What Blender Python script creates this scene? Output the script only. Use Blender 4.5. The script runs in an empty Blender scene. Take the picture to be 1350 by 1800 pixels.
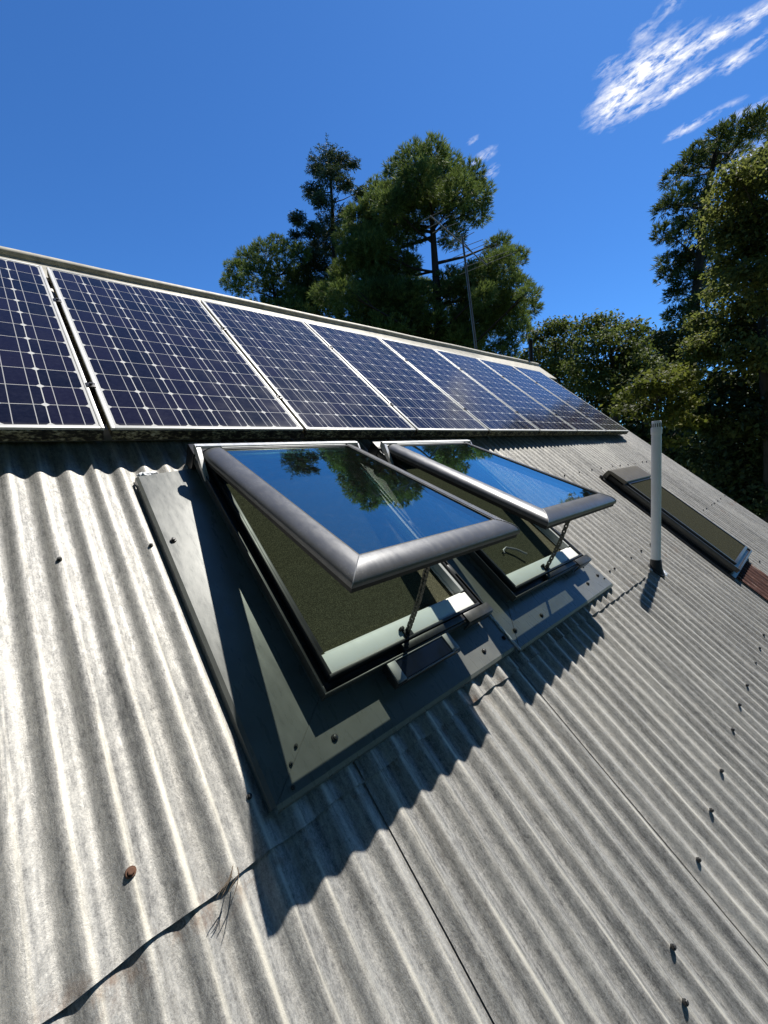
import bpy, bmesh, math, random
import numpy as np
from mathutils import Vector, Matrix
SC = bpy.context.scene
COL = SC.collection
PI = math.pi
PITCH = math.radians(40.5)          # slope of the roof
CP, SP = math.cos(PITCH), math.sin(PITCH)
Z0 = 4.9                            # height of the roof frame's origin above the ground
RNG = np.random.default_rng(11)
random.seed(4)

SUN_E = 5.0; SKY_S = .096; EXPO = 0.50; SKY_TINT = (.36, .73, 1.12, 1); CLOUD_V = 8.5
CLOUDS = [  # direction, half width along / across the streak, strength, turn
 ((0.7947,0.2178,0.5666),0.05,0.026,1.3,0),
 ((0.7952,0.2546,0.5504),0.03,0.018,1,0),
 ((0.7984,0.1851,0.5730),0.04,0.02,1.1,0),
 ((0.8131,0.1303,0.5674),0.028,0.011,1.1,0),
 ((0.8185,0.1003,0.5657),0.02,0.007,0.6,0),
 ((0.8208,0.0803,0.5655),0.02,0.009,1.1,0),
 ((0.8223,0.1866,0.5376),0.045,0.008,0.95,0),
 ((0.8267,0.1553,0.5407),0.03,0.008,0.8,0),
 ((0.8375,0.1060,0.5360),0.018,0.009,1.1,0),
 ((0.8372,0.0781,0.5413),0.014,0.008,0.9,0),
 ((0.7697,0.1640,0.6170),0.016,0.008,1,0),
 ((0.8574,0.1426,0.4945),0.04,0.0055,0.75,0),
 ((0.8529,0.1704,0.4934),0.02,0.006,0.7,0),
 ((0.8715,0.0946,0.4811),0.04,0.008,0.6,0),
 ((0.7089,0.4437,0.5483),0.022,0.008,0.9,0),
 ((0.7285,0.4356,0.5287),0.012,0.008,0.8,0),
 ((0.6874,0.4499,0.5701),0.012,0.005,0.6,0),
 ((0.9022,0.0801,0.4239),0.04,0.02,1.6,0),
 ((0.7660,0.2489,0.5927),0.02,0.008,0.5,0),
 ((0.7703,0.2000,0.6056),0.02,0.012,0.5,0),
]

def W(q):                           # roof frame (along eave, up slope, off surface) -> world
    return Vector((q[0], q[1]*CP - q[2]*SP, q[1]*SP + q[2]*CP + Z0))

PIT = .0765; PH = .0195              # corrugation pitch and phase
HOUSE_U = 1.4                       # the house's own origin along the eave

# ------------------------------------------------------------------ mesh builder
class MB:
    def __init__(self): self.v = []; self.f = []; self.mi = []
    def add(self, vs, fs, m=0):
        b = len(self.v); self.v += [tuple(x) for x in vs]
        self.f += [tuple(i+b for i in f) for f in fs]; self.mi += [m]*len(fs)
    def box(self, u0, u1, v0, v1, n0, n1, bev=0.0, m=0):
        if bev <= 0:
            vs = [(u0,v0,n0),(u1,v0,n0),(u1,v1,n0),(u0,v1,n0),(u0,v0,n1),(u1,v0,n1),(u1,v1,n1),(u0,v1,n1)]
            self.add(vs, [(3,2,1,0),(4,5,6,7),(0,1,5,4),(1,2,6,5),(2,3,7,6),(3,0,4,7)], m); return
        bm = bmesh.new(); bmesh.ops.create_cube(bm, size=1)
        for x in bm.verts:
            x.co = Vector(((u0+u1)/2+x.co.x*(u1-u0), (v0+v1)/2+x.co.y*(v1-v0), (n0+n1)/2+x.co.z*(n1-n0)))
        bmesh.ops.bevel(bm, geom=bm.edges[:], offset=bev, segments=2, affect='EDGES', profile=.5)
        self.addbm(bm, m)
    def addbm(self, bm, m=0):
        bm.verts.index_update()
        self.add([x.co[:] for x in bm.verts], [[x.index for x in f.verts] for f in bm.faces], m); bm.free()
    def prism(self, poly, a, b, m=0):            # two matching 3D loops a..b given a polygon and a function
        n = len(poly)
        self.add([a(p) for p in poly]+[b(p) for p in poly],
                 [tuple(range(n))[::-1], tuple(range(n, 2*n))]+[(i,(i+1)%n,n+(i+1)%n,n+i) for i in range(n)], m)
    def tube(self, pts, rad, seg=8, caps=True, m=0):
        pts = [Vector(p) for p in pts]
        if not hasattr(rad, '__len__'): rad = [rad]*len(pts)
        rings = []; up = None
        for i, p in enumerate(pts):
            d = (pts[min(i+1, len(pts)-1)]-pts[max(i-1, 0)])
            if d.length < 1e-9: d = Vector((0,0,1))
            d.normalize()
            if up is None: up = d.orthogonal().normalized()
            up = (up - d*up.dot(d))
            up = up.normalized() if up.length > 1e-6 else d.orthogonal().normalized()
            w = d.cross(up)
            rings.append([p+(up*math.cos(2*PI*k/seg)+w*math.sin(2*PI*k/seg))*rad[i] for k in range(seg)])
        vs = [x[:] for r in rings for x in r]; fs = []
        for i in range(len(pts)-1):
            for k in range(seg):
                k2 = (k+1) % seg
                fs.append((i*seg+k, i*seg+k2, (i+1)*seg+k2, (i+1)*seg+k))
        if caps:
            fs.append(tuple(range(seg))[::-1]); fs.append(tuple((len(pts)-1)*seg+k for k in range(seg)))
        self.add(vs, fs, m)
    def quads(self, arr):                        # numpy (N,4,3)
        self.Q = arr

def mesh_from(name, mb, mats, base=(0,0,0), smooth=False):
    me = bpy.data.meshes.new(name)
    if hasattr(mb, 'Q'):
        q = mb.Q - np.array(base)
        n = len(q)
        me.vertices.add(n*4); me.loops.add(n*4); me.polygons.add(n)
        me.vertices.foreach_set('co', q.reshape(-1).astype(np.float32))
        me.loops.foreach_set('vertex_index', np.arange(n*4, dtype=np.int32))
        me.polygons.foreach_set('loop_start', np.arange(0, n*4, 4, dtype=np.int32))
        me.polygons.foreach_set('loop_total', np.full(n, 4, dtype=np.int32))
        me.update(calc_edges=True)
    else:
        b = Vector(base)
        me.from_pydata([(x[0]-b[0], x[1]-b[1], x[2]-b[2]) for x in mb.v], [], mb.f)
        for p, i in zip(me.polygons, mb.mi): p.material_index = i
        me.update()
    for m in (mats if isinstance(mats, (list, tuple)) else [mats]): me.materials.append(m)
    if smooth:
        for p in me.polygons: p.use_smooth = True
    return me

def auto_smooth(me, ang=40):
    bm = bmesh.new(); bm.from_mesh(me)
    for f in bm.faces: f.smooth = True
    a = math.radians(ang)
    for e in bm.edges:
        e.smooth = len(e.link_faces) == 2 and e.calc_face_angle(0) <= a
    bm.to_mesh(me); bm.free()

def tag(o, label=None, cat=None, group=None, kind=None):
    if label: o['label'] = label
    if cat: o['category'] = cat
    if group: o['group'] = group
    if kind: o['kind'] = kind
    return o

BASE = {}
def thing(name, base, label, cat, group=None, roof=True):
    o = bpy.data.objects.new(name, None); COL.objects.link(o)
    o.empty_display_size = .1
    if roof: o.location = W(base); o.rotation_euler = (PITCH, 0, 0)
    else: o.location = base
    BASE[o.name] = tuple(base)
    return tag(o, label, cat, group)

def part(name, mb, mats, parent, ang=40, base=None, label=None):
    b = base if base is not None else BASE[parent.name]
    me = mesh_from(name, mb, mats, b)
    if ang and not hasattr(mb, 'Q'): auto_smooth(me, ang)
    o = bpy.data.objects.new(name, me); COL.objects.link(o); o.parent = parent
    BASE[o.name] = b
    if label: o['label'] = label
    return o

def single(name, mb, mats, base, label, cat, group=None, kind=None, roof=True, ang=40):
    me = mesh_from(name, mb, mats, base)
    if ang and not hasattr(mb, 'Q'): auto_smooth(me, ang)
    o = bpy.data.objects.new(name, me); COL.objects.link(o)
    if roof: o.location = W(base); o.rotation_euler = (PITCH, 0, 0)
    else: o.location = base
    BASE[o.name] = tuple(base)
    return tag(o, label, cat, group, kind)

def copy_tree(o, parent=None, skip=()):
    c = o.copy(); COL.objects.link(c)
    if parent: c.parent = parent
    for ch in [x for x in o.children if x.name.split('.')[0] not in skip]: copy_tree(ch, c, skip)
    return c

# ------------------------------------------------------------------ materials
class NT:
    def __init__(self, name):
        self.mat = bpy.data.materials.new(name); self.mat.use_nodes = True
        self.t = self.mat.node_tree; self.t.nodes.clear()
        self.out = self.t.nodes.new('ShaderNodeOutputMaterial')
    def n(self, typ, **kw):
        x = self.t.nodes.new(typ)
        for k, v in kw.items(): setattr(x, k, v)
        return x
    def l(self, a, b): self.t.links.new(a, b)
    def setin(self, sock, val):
        if isinstance(val, bpy.types.NodeSocket): self.l(val, sock)
        elif val is not None: sock.default_value = val
    def math(self, op, a, b=None, c=None, clamp=False):
        x = self.n('ShaderNodeMath', operation=op, use_clamp=clamp)
        for s, v in zip(x.inputs, (a, b, c)): self.setin(s, v)
        return x.outputs[0]
    def vmath(self, op, a, b=None):
        x = self.n('ShaderNodeVectorMath', operation=op)
        self.setin(x.inputs[0], a); self.setin(x.inputs[1], b)
        return x.outputs['Value'] if op in ('DOT_PRODUCT', 'LENGTH', 'DISTANCE') else x.outputs[0]
    def mix(self, fac, a, b, blend='MIX'):
        x = self.n('ShaderNodeMix', data_type='RGBA', blend_type=blend)
        self.setin(x.inputs[0], fac); self.setin(x.inputs[6], a); self.setin(x.inputs[7], b)
        return x.outputs[2]
    def ramp(self, fac, stops):
        x = self.n('ShaderNodeValToRGB'); e = x.color_ramp.elements
        while len(e) < len(stops): e.new(.5)
        for el, (p, c) in zip(e, stops):
            el.position = p; el.color = c if len(c) == 4 else (*c, 1)
        self.setin(x.inputs[0], fac); return x.outputs[0]
    def noise(self, vec, scale, detail=4, rough=.55, dist=0):
        x = self.n('ShaderNodeTexNoise'); x.inputs['Scale'].default_value = scale
        x.inputs['Detail'].default_value = detail; x.inputs['Roughness'].default_value = rough
        x.inputs['Distortion'].default_value = dist
        if vec is not None: self.l(vec, x.inputs['Vector'])
        return x.outputs['Fac']
    def mapr(self, v, a, b, c=0., d=1.):
        x = self.n('ShaderNodeMapRange', clamp=True)
        self.setin(x.inputs[0], v)
        for i, q in enumerate((a, b, c, d)): x.inputs[1+i].default_value = q
        return x.outputs[0]
    def obj(self): return self.n('ShaderNodeTexCoord').outputs['Object']
    def scale(self, vec, s):
        x = self.n('ShaderNodeMapping'); x.inputs['Scale'].default_value = s
        self.l(vec, x.inputs['Vector']); return x.outputs[0]
    def bsdf(self, col, rough=.5, metal=0., spec=.5, normal=None, coat=0.):
        p = self.n('ShaderNodeBsdfPrincipled')
        self.setin(p.inputs['Base Color'], col if isinstance(col, bpy.types.NodeSocket) else (*col, 1) if len(col) == 3 else col)
        self.setin(p.inputs['Roughness'], rough); self.setin(p.inputs['Metallic'], metal)
        self.setin(p.inputs['Specular IOR Level'], spec)
        if coat: p.inputs['Coat Weight'].default_value = coat; p.inputs['Coat Roughness'].default_value = .06
        if normal is not None: self.l(normal, p.inputs['Normal'])
        return p
    def bump(self, h, strength=.3, dist=.002):
        b = self.n('ShaderNodeBump'); b.inputs['Strength'].default_value = strength
        b.inputs['Distance'].default_value = dist; self.l(h, b.inputs['Height']); return b.outputs[0]
    def done(self, sh):
        self.l(sh if isinstance(sh, bpy.types.NodeSocket) else sh.outputs[0], self.out.inputs[0]); return self.mat

def painted(name, col, rough=.4, metal=0., var=.15, dust=.0, scale=14, bump=.05, dustcol=(.32,.3,.27)):
    t = NT(name); o = t.obj()
    a = t.noise(o, scale, 5); b = t.noise(t.scale(o, (60, 14, 60)), 1, 4)
    c = t.mix(t.mapr(a, .3, .7), tuple(x*(1-var) for x in col)+(1,), tuple(min(1, x*(1+var)) for x in col)+(1,))
    if dust:
        sp = t.noise(o, 170, 3, .7)
        f = t.math('MULTIPLY', t.mapr(a, .42, .72), t.mapr(sp, .5, .72))
        c = t.mix(t.math('MULTIPLY', f, dust), c, (*dustcol, 1))
    r = t.math('ADD', t.math('MULTIPLY', t.math('SUBTRACT', b, .5), .25), rough)
    return t.done(t.bsdf(c, r, metal, .5, t.bump(t.noise(o, 220, 2), bump, .001)))

def zinc_material():
    t = NT('weathered_galvanised_iron'); o = t.obj()
    info = t.n('ShaderNodeObjectInfo')
    off = t.n('ShaderNodeCombineXYZ'); t.l(t.math('MULTIPLY', info.outputs['Random'], 37.), off.inputs[0])
    t.l(t.math('MULTIPLY', info.outputs['Random'], 11.), off.inputs[2])
    p = t.vmath('ADD', o, off.outputs[0])
    fine = t.noise(p, 260, 4, .85); grain = t.noise(t.scale(p, (1, .5, 1)), 105, 5, .8, .5)
    mott = t.noise(t.scale(p, (42, 6.5, 20)), 1, 7, .7, 1.0)
    cloudy = t.noise(t.scale(p, (5, 1.5, 4)), 1, 4, .55, .3)
    streak = t.noise(t.scale(p, (95, 1.3, 30)), 1, 5, .6)
    spang = t.n('ShaderNodeTexVoronoi', feature='F1'); spang.inputs['Scale'].default_value = 1
    t.l(t.scale(p, (75, 34, 60)), spang.inputs['Vector'])
    sp = t.n('ShaderNodeRGBToBW'); t.l(spang.outputs['Color'], sp.inputs[0])
    f = t.math('ADD', t.math('MULTIPLY', mott, .40), t.math('MULTIPLY', cloudy, .22))
    f = t.math('ADD', f, t.math('MULTIPLY', streak, .46))
    f = t.math('ADD', f, t.math('MULTIPLY', t.math('SUBTRACT', info.outputs['Random'], .5), .10))
    f = t.math('ADD', f, t.math('MULTIPLY', sp.outputs[0], .05))
    f = t.math('ADD', f, t.math('MULTIPLY', t.math('SUBTRACT', fine, .5), .55))
    f = t.math('ADD', f, t.math('MULTIPLY', t.math('SUBTRACT', grain, .5), .60))
    c = t.ramp(t.mapr(f, .32, .86), [(0, (.078,.078,.076)), (.22, (.19,.188,.181)), (.5, (.35,.343,.322)), (.75, (.50,.485,.448)), (1, (.66,.637,.585))])
    # warm oxide wash in streaks and a few darker drips
    warm = t.noise(t.scale(p, (40, .9, 20)), 1, 4, .6)
    c = t.mix(t.mapr(warm, .55, .75, 0, .28), c, (.36,.325,.265,1))
    drip = t.noise(t.scale(p, (55, 3.2, 20)), 1, 5, .65, 1.2)
    c = t.mix(t.mapr(drip, .62, .73, 0, .55), c, (.13,.135,.14,1))
    # hairline scratches
    w = t.n('ShaderNodeTexVoronoi', feature='DISTANCE_TO_EDGE'); w.inputs['Scale'].default_value = 1
    w.inputs['Randomness'].default_value = 1
    t.l(t.scale(t.vmath('ADD', p, t.scale(p, (.2, .2, .2))), (17, 5, 9)), w.inputs['Vector'])
    scr = t.math('MULTIPLY', t.mapr(w.outputs['Distance'], .0, .012, 1, 0), t.mapr(t.noise(p, 9, 2), .55, .65))
    c = t.mix(t.math('MULTIPLY', scr, .45), c, (.55,.54,.51,1))
    r = t.mapr(f, .2, 1., .68, .52)
    h = t.math('ADD', t.math('MULTIPLY', fine, .8), t.math('MULTIPLY', grain, 1.2))
    # worn pale crest lines, shifted onto the sunlit flanks to paint in lit contrast
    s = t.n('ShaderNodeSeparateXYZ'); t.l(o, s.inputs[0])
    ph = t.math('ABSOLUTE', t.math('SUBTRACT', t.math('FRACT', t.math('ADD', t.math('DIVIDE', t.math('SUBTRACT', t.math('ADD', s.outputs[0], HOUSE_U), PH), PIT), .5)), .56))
    wear_lit = t.math('MULTIPLY', t.mapr(ph, .03, .11, 1, 0), t.mapr(t.noise(t.scale(p, (60, 2.2, 20)), 1, 5, .65), .42, .64, 0, .75))
    c = t.mix(wear_lit, c, (.74,.70,.60,1))
    # rust bleeding along the sheet lap
    bd = t.mapr(t.math('ABSOLUTE', t.math('ADD', s.outputs[1], .225)), .004, .045, 1, 0)
    rs = t.math('MULTIPLY', bd, t.mapr(t.noise(t.scale(p, (16, 9, 9)), 1, 5, .7), .53, .68, 0, .75))
    c = t.mix(rs, c, (.20,.11,.06,1))
    return t.done(t.bsdf(c, r, .42, .5, t.bump(h, .5, .0016)))

def rust_material():
    t = NT('rusted_iron'); o = t.obj()
    a = t.noise(t.scale(o, (30, 7, 20)), 1, 6, .65, .5)
    c = t.ramp(a, [(.25, (.015,.008,.008)), (.45, (.06,.024,.02)), (.6, (.13,.06,.045)), (.72, (.42,.38,.34))])
    return t.done(t.bsdf(c, .8, 0, .3, t.bump(a, .4, .003)))

def cell_material():
    t = NT('monocrystalline_cells'); o = t.obj()
    s = t.n('ShaderNodeSeparateXYZ'); t.l(o, s.inputs[0])
    CU, CV = .1285, .1285; U0, V0 = (.81-6*CU)/2, (1.58-12*CV)/2
    x = t.math('DIVIDE', t.math('SUBTRACT', s.outputs[0], U0), CU)
    y = t.math('DIVIDE', t.math('SUBTRACT', s.outputs[1], V0), CV)
    fx = t.math('SUBTRACT', t.math('FRACT', x), .5); fy = t.math('SUBTRACT', t.math('FRACT', y), .5)
    ax, ay = t.math('ABSOLUTE', fx), t.math('ABSOLUTE', fy)
    gapx = t.math('GREATER_THAN', ax, .5-.012); gapy = t.math('GREATER_THAN', ay, .5-.0095)
    dia = t.math('GREATER_THAN', t.math('ADD', ax, ay), .895)
    bus = t.math('LESS_THAN', t.math('ABSOLUTE', t.math('SUBTRACT', ax, .245)), .0095)
    inx = t.math('MULTIPLY', t.math('GREATER_THAN', x, 0.), t.math('LESS_THAN', x, 6.))
    iny = t.math('MULTIPLY', t.math('GREATER_THAN', y, 0.), t.math('LESS_THAN', y, 12.))
    out = t.math('SUBTRACT', 1., t.math('MULTIPLY', inx, iny))
    m = t.math('MAXIMUM', t.math('MAXIMUM', gapx, gapy), t.math('MAXIMUM', dia, out))
    cell = t.n('ShaderNodeCombineXYZ'); t.l(t.math('FLOOR', x), cell.inputs[0]); t.l(t.math('FLOOR', y), cell.inputs[1])
    wn = t.n('ShaderNodeTexWhiteNoise'); t.l(cell.outputs[0], wn.inputs['Vector'])
    cc = t.mix(wn.outputs['Value'], (.005,.0048,.012,1), (.013,.0095,.025,1))
    cc = t.mix(t.mapr(t.noise(o, 60, 4, .7), .4, .75, 0, .35), cc, (.03,.03,.05,1))
    c = t.mix(m, cc, (.58,.58,.56,1))
    c = t.mix(t.math('MULTIPLY', bus, t.math('SUBTRACT', 1., out)), c, (.42,.42,.42,1))
    info = t.n('ShaderNodeObjectInfo')
    dn = t.noise(t.vmath('ADD', o, info.outputs['Location']), 7, 5, .6)
    # dust film, thickest along the bottom edge where rain leaves it
    edge = t.mapr(t.math('ADD', s.outputs[1], t.math('MULTIPLY', dn, .03)), .02, .05, 1, 0)
    dust = t.math('ADD', t.mapr(dn, .5, .9, .004, .03), t.math('MULTIPLY', edge, .25))
    c = t.mix(dust, c, (.33,.31,.27,1))
    return t.done(t.bsdf(c, t.mapr(dn, .3, .8, .08, .18), 0, .22))

def lichen_material():
    t = NT('grimy_lichened_frame'); o = t.obj()
    a = t.noise(t.scale(o, (60, 60, 110)), 1, 5, .7); b = t.noise(o, 22, 3)
    c = t.ramp(t.math('MULTIPLY', a, t.mapr(b, .3, .6, .75, 1.15)), [(.42, (.018,.016,.013)), (.52, (.06,.055,.04)), (.60, (.30,.27,.16)), (.7, (.45,.43,.33))])
    return t.done(t.bsdf(c, .85, 0, .3, t.bump(a, .5, .002)))

def glass_material(tint=(.70,.75,.71)):
    t = NT('tinted_double_glazing'); o = t.obj()
    tr = t.n('ShaderNodeBsdfTransparent'); tr.inputs[0].default_value = (*tint, 1)
    gl = t.n('ShaderNodeBsdfGlossy'); gl.inputs['Roughness'].default_value = .004; gl.inputs[0].default_value = (.60,.97,1,1)
    lw = t.n('ShaderNodeLayerWeight'); lw.inputs['Blend'].default_value = .5
    fr = t.math('ADD', .15, t.math('MULTIPLY', t.math('POWER', lw.outputs['Facing'], 3.), .84))
    m = t.n('ShaderNodeMixShader'); t.l(fr, m.inputs[0]); t.l(tr.outputs[0], m.inputs[1]); t.l(gl.outputs[0], m.inputs[2])
    df = t.n('ShaderNodeBsdfDiffuse'); df.inputs[0].default_value = (.5,.5,.48,1)
    m2 = t.n('ShaderNodeMixShader'); t.l(t.mapr(t.noise(o, 40, 6, .75), .52, .8, 0.003, .03), m2.inputs[0])
    t.l(m.outputs[0], m2.inputs[1]); t.l(df.outputs[0], m2.inputs[2])
    return t.done(m2)

def mesh_screen_material(name='woven_blind_fabric', k=1.):
    t = NT(name); o = t.obj()
    a = t.noise(t.scale(o, (290, 370, 290)), 1, 3, .85); b = t.noise(t.scale(o, (40, 160, 40)), 1, 4, .7)
    f = t.math('ADD', t.math('MULTIPLY', a, .85), t.math('MULTIPLY', b, .15))
    c = t.ramp(t.mapr(f, .30, .72), [(0, (.010*k,.0105*k,.007*k)), (.4, (.040*k,.041*k,.026*k)), (.7, (.098*k,.099*k,.062*k)), (1, (.21*k,.205*k,.135*k))])
    return t.done(t.bsdf(c, .95, 0, .04, t.bump(f, .6, .002)))

def leaf_material(name, c0, c1, c2, transl=.22, rough=.45, spec=.4):
    rough, spec = .6, .16; c0, c1, c2 = [tuple(q*k for q in c[:3])+(1,) for c, k in ((c0, 1.6), (c1, 2.1), (c2, 2.3))]; transl = min(.45, transl*1.7)
    t = NT(name); g = t.n('ShaderNodeNewGeometry'); o = t.obj()
    big = t.noise(o, .9, 3)
    f = t.math('ADD', t.math('MULTIPLY', g.outputs['Random Per Island'], .6), t.math('MULTIPLY', t.mapr(big, .35, .65), .45))
    c = t.ramp(f, [(0.05, c0), (.55, c1), (1, c2)])
    p = t.bsdf(c, rough, 0, spec)
    tl = t.n('ShaderNodeBsdfTranslucent'); t.l(t.mix(.5, c, (.16,.2,.03,1)), tl.inputs[0])
    m = t.n('ShaderNodeMixShader'); m.inputs[0].default_value = transl
    t.l(p.outputs[0], m.inputs[1]); t.l(tl.outputs[0], m.inputs[2])
    return t.done(m)

def bark_material(name, c0, c1):
    t = NT(name); o = t.obj()
    a = t.noise(t.scale(o, (9, 9, 2.2)), 1, 6, .7, .4)
    return t.done(t.bsdf(t.ramp(a, [(.3, c0), (.7, c1)]), .9, 0, .2, t.bump(a, .8, .03)))

def grass_material():
    t = NT('rough_grass'); o = t.obj()
    a = t.noise(o, .35, 5); b = t.noise(o, 9, 5, .7)
    f = t.math('ADD', t.math('MULTIPLY', a, .6), t.math('MULTIPLY', b, .4))
    return t.done(t.bsdf(t.ramp(f, [(.3, (.02,.028,.01)), (.5, (.05,.07,.02)), (.7, (.10,.10,.045))]), .95, 0, .2, t.bump(b, .8, .05)))

def board_material():
    t = NT('painted_weatherboard'); o = t.obj()
    s = t.n('ShaderNodeSeparateXYZ'); t.l(o, s.inputs[0])
    fr = t.math('FRACT', t.math('DIVIDE', s.outputs[2], .16))
    c = t.mix(t.noise(t.scale(o, (2, 2, 20)), 1, 5), (.50,.49,.45,1), (.62,.60,.55,1))
    return t.done(t.bsdf(c, .6, 0, .4, t.bump(fr, .8, .012)))

M = dict(
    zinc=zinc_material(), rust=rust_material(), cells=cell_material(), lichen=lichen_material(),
    glass=glass_material(), blind=mesh_screen_material(), farblind=mesh_screen_material('dark_far_blind_fabric', .5), grass=grass_material(), board=board_material(),
    flash=painted('olive_grey_flashing', (.138,.144,.132), .30, .1, .12, .18, dustcol=(.2,.2,.19)),
    cladding=painted('grey_sash_cladding', (.112,.114,.118), .36, .35, .12, .45),
    black=painted('charcoal_frame', (.020,.020,.021), .42, .1, .2, .06),
    rim=painted('dark_grey_rim', (.040,.043,.041), .38, .2, .15, .2),
    gasket=painted('black_gasket', (.006,.006,.006), .6, 0, .2),
    alu=painted('mill_aluminium', (.66,.66,.65), .38, .55, .06, .15),
    alusoft=painted('anodised_panel_frame', (.62,.62,.60), .45, .25, .08, .35),
    rail=painted('dull_aluminium_rail', (.25,.25,.25), .5, .4, .15),
    ledge=painted('white_lining', (.78,.80,.76), .5, 0, .03, .05),
    reveal=painted('grey_white_reveal', (.42,.44,.42), .5, 0, .06, .1),
    pvc=painted('white_pvc', (.84,.86,.88), .35, 0, .04, .25, dustcol=(.35,.33,.28)),
    rubber=painted('black_rubber', (.012,.012,.012), .6, 0, .3, .15),
    steel=painted('zinc_screw', (.05,.05,.05), .45, .5, .3),
    chain=painted('oiled_chain_steel', (.13,.125,.11), .35, .8, .3),
    rustscrew=painted('rusty_screw_head', (.12,.055,.03), .8, 0, .4),
    seal=painted('silver_sealant', (.62,.64,.66), .35, .2, .2),
    twig=painted('dry_twig_bark', (.10,.075,.05), .9, 0, .4),
    mast=painted('galvanised_mast', (.16,.17,.17), .45, .5, .2),
    cover=painted('brown_grey_cover', (.105,.095,.076), .4, .15, .1, .4),
    ridge=painted('weathered_ridge_metal', (.46,.435,.365), .6, .1, .25, .35, 18, dustcol=(.12,.11,.09)),
    fascia=painted('painted_timber', (.45,.44,.40), .6),
    solar=painted('dark_solar_glass', (.008,.010,.016), .12, 0, .2),
)
# ------------------------------------------------------------------ the house and its corrugated roof
AMP = .0085
US, UE = -3.55, 6.47                 # roof ends along the eave
VE = -3.6                            # eave
def vridge(u): return 1.825 + .033*u  # the ridge is not quite parallel to the eave
def corr(u): return (.0078+.0020*min(1, max(0, (u-.2)/.9)))*(math.cos(2*PI*(u-PH)/PIT)-1)
VLAP = -1.412
def vlap(u): return VLAP - .018*max(0., u-.2)

house = thing('house', (1.4, -1.2, -3.9), 'weathered house under a steep corrugated iron roof in silvery grey', 'house')

def sheet(ua, ub, lo, hi, lift, seed):
    r = random.Random(seed); mb = MB()
    step = PIT/12; nu = int(round((ub-ua)/step)); 
    L = hi(.5*(ua+ub))-lo(.5*(ua+ub)); nv = max(6, int(L/.16)); ts = [0, .003/L]+[j/nv for j in range(1, nv)]+[1-.003/L, 1]; nv = len(ts)-1
    ph = [r.uniform(0, 6.28) for _ in range(6)]
    vs = []
    for j in range(nv+1):
        t = ts[j]
        for i in range(nu+1):
            u = ua+(ub-ua)*i/nu
            v = lo(u)+(hi(u)-lo(u))*t
            n = corr(u)+lift(u, v)
            n += .0012*math.sin(1.9*u+1.3*v)+.0010*math.sin(4.1*v+u*7)+.0007*math.sin(9.*v+u*19)
            vs.append((u+.0012*math.sin(2.3*v)+.0006*math.sin(7*v), v+.0025*math.sin(u*31+ph[5])*(1 if j == 0 else 0), n))
    fs = [(j*(nu+1)+i, j*(nu+1)+i+1, (j+1)*(nu+1)+i+1, (j+1)*(nu+1)+i) for j in range(nv) for i in range(nu)]
    mb.add(vs, fs)
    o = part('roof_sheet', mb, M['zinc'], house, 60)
    s = o.modifiers.new('gauge', 'SOLIDIFY'); s.thickness = .0012; s.offset = -1
    return o

edges = []
u = .283-.765*5
k = -5
while True:
    a = .283+.765*k
    if a > UE: break
    edges.append(a); k += 1
for i, a in enumerate(edges):
    b = min(a+.765+PIT*1.25, UE)
    if b-a < .15: continue
    jit = RNG.uniform(0, .001)
    def edge_lift(u, a=a): return .0040*max(0., 1-(u-a)/.22)
    def lift_up(u, v, a=a, jit=jit):
        # the upper course rides over the lower one and gapes a little at the lap
        g = max(0., 1-(v-vlap(u))/.35)
        return edge_lift(u)+jit+.0040+g*(.0012+(.0022*max(0., min(1, (.35-u)/.5)) if u < .35 else 0.))
    def lift_lo(u, v, a=a, jit=jit): return edge_lift(u)+jit-.001
    if a > 2.5:                      # the far sheets run in one length
        sheet(a, b, lambda u: VE, lambda u: vridge(u)-.03, lambda u, v, a=a, jit=jit: edge_lift(u)+jit+.002, 10+i); continue
    sheet(a, b, lambda u: vlap(u), lambda u: vridge(u)-.03, lift_up, 10+i)
    sheet(a, b, lambda u: VE, lambda u: vlap(u)+.17, lift_lo, 60+i)

# rusted patch of older sheet below the far fixed skylight
mb = MB(); ua, ub, va, vb = 3.75, 4.36, -2.10, -1.80
nu = int((ub-ua)/(PIT/10)); vs = []
for j in range(5):
    for i in range(nu+1):
        u = ua+(ub-ua)*i/nu; vs.append((u, va+(vb-va)*j/4+.012*math.sin(u*40), corr(u)+.015))
mb.add(vs, [(j*(nu+1)+i, j*(nu+1)+i+1, (j+1)*(nu+1)+i+1, (j+1)*(nu+1)+i) for j in range(4) for i in range(nu)])
o = part('rusted_sheet', mb, M['rust'], house, 60, label='rusty brown corrugated offcut below the far skylight')
s = o.modifiers.new('gauge', 'SOLIDIFY'); s.thickness = .0012; s.offset = -1

# back slope (a mirror of the front one), ridge cap, walls
def back(u, d, lift=0.):             # point d metres down the far slope from the ridge, in roof-frame coordinates
    c2, s2 = math.cos(2*PITCH), math.sin(2*PITCH)
    return (u, vridge(u)+d*c2+lift*s2, -d*s2+lift*c2)
mb = MB(); nu = int((UE-US)/(PIT/6)); vs = []
for j in range(2):
    for i in range(nu+1):
        u = US+(UE-US)*i/nu; vs.append(back(u, .03+5.3*j, corr(u)))
mb.add(vs, [(i, i+1, nu+2+i, nu+1+i) for i in range(nu)])
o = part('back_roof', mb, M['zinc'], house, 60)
s = o.modifiers.new('gauge', 'SOLIDIFY'); s.thickness = .0012; s.offset = -1

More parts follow.
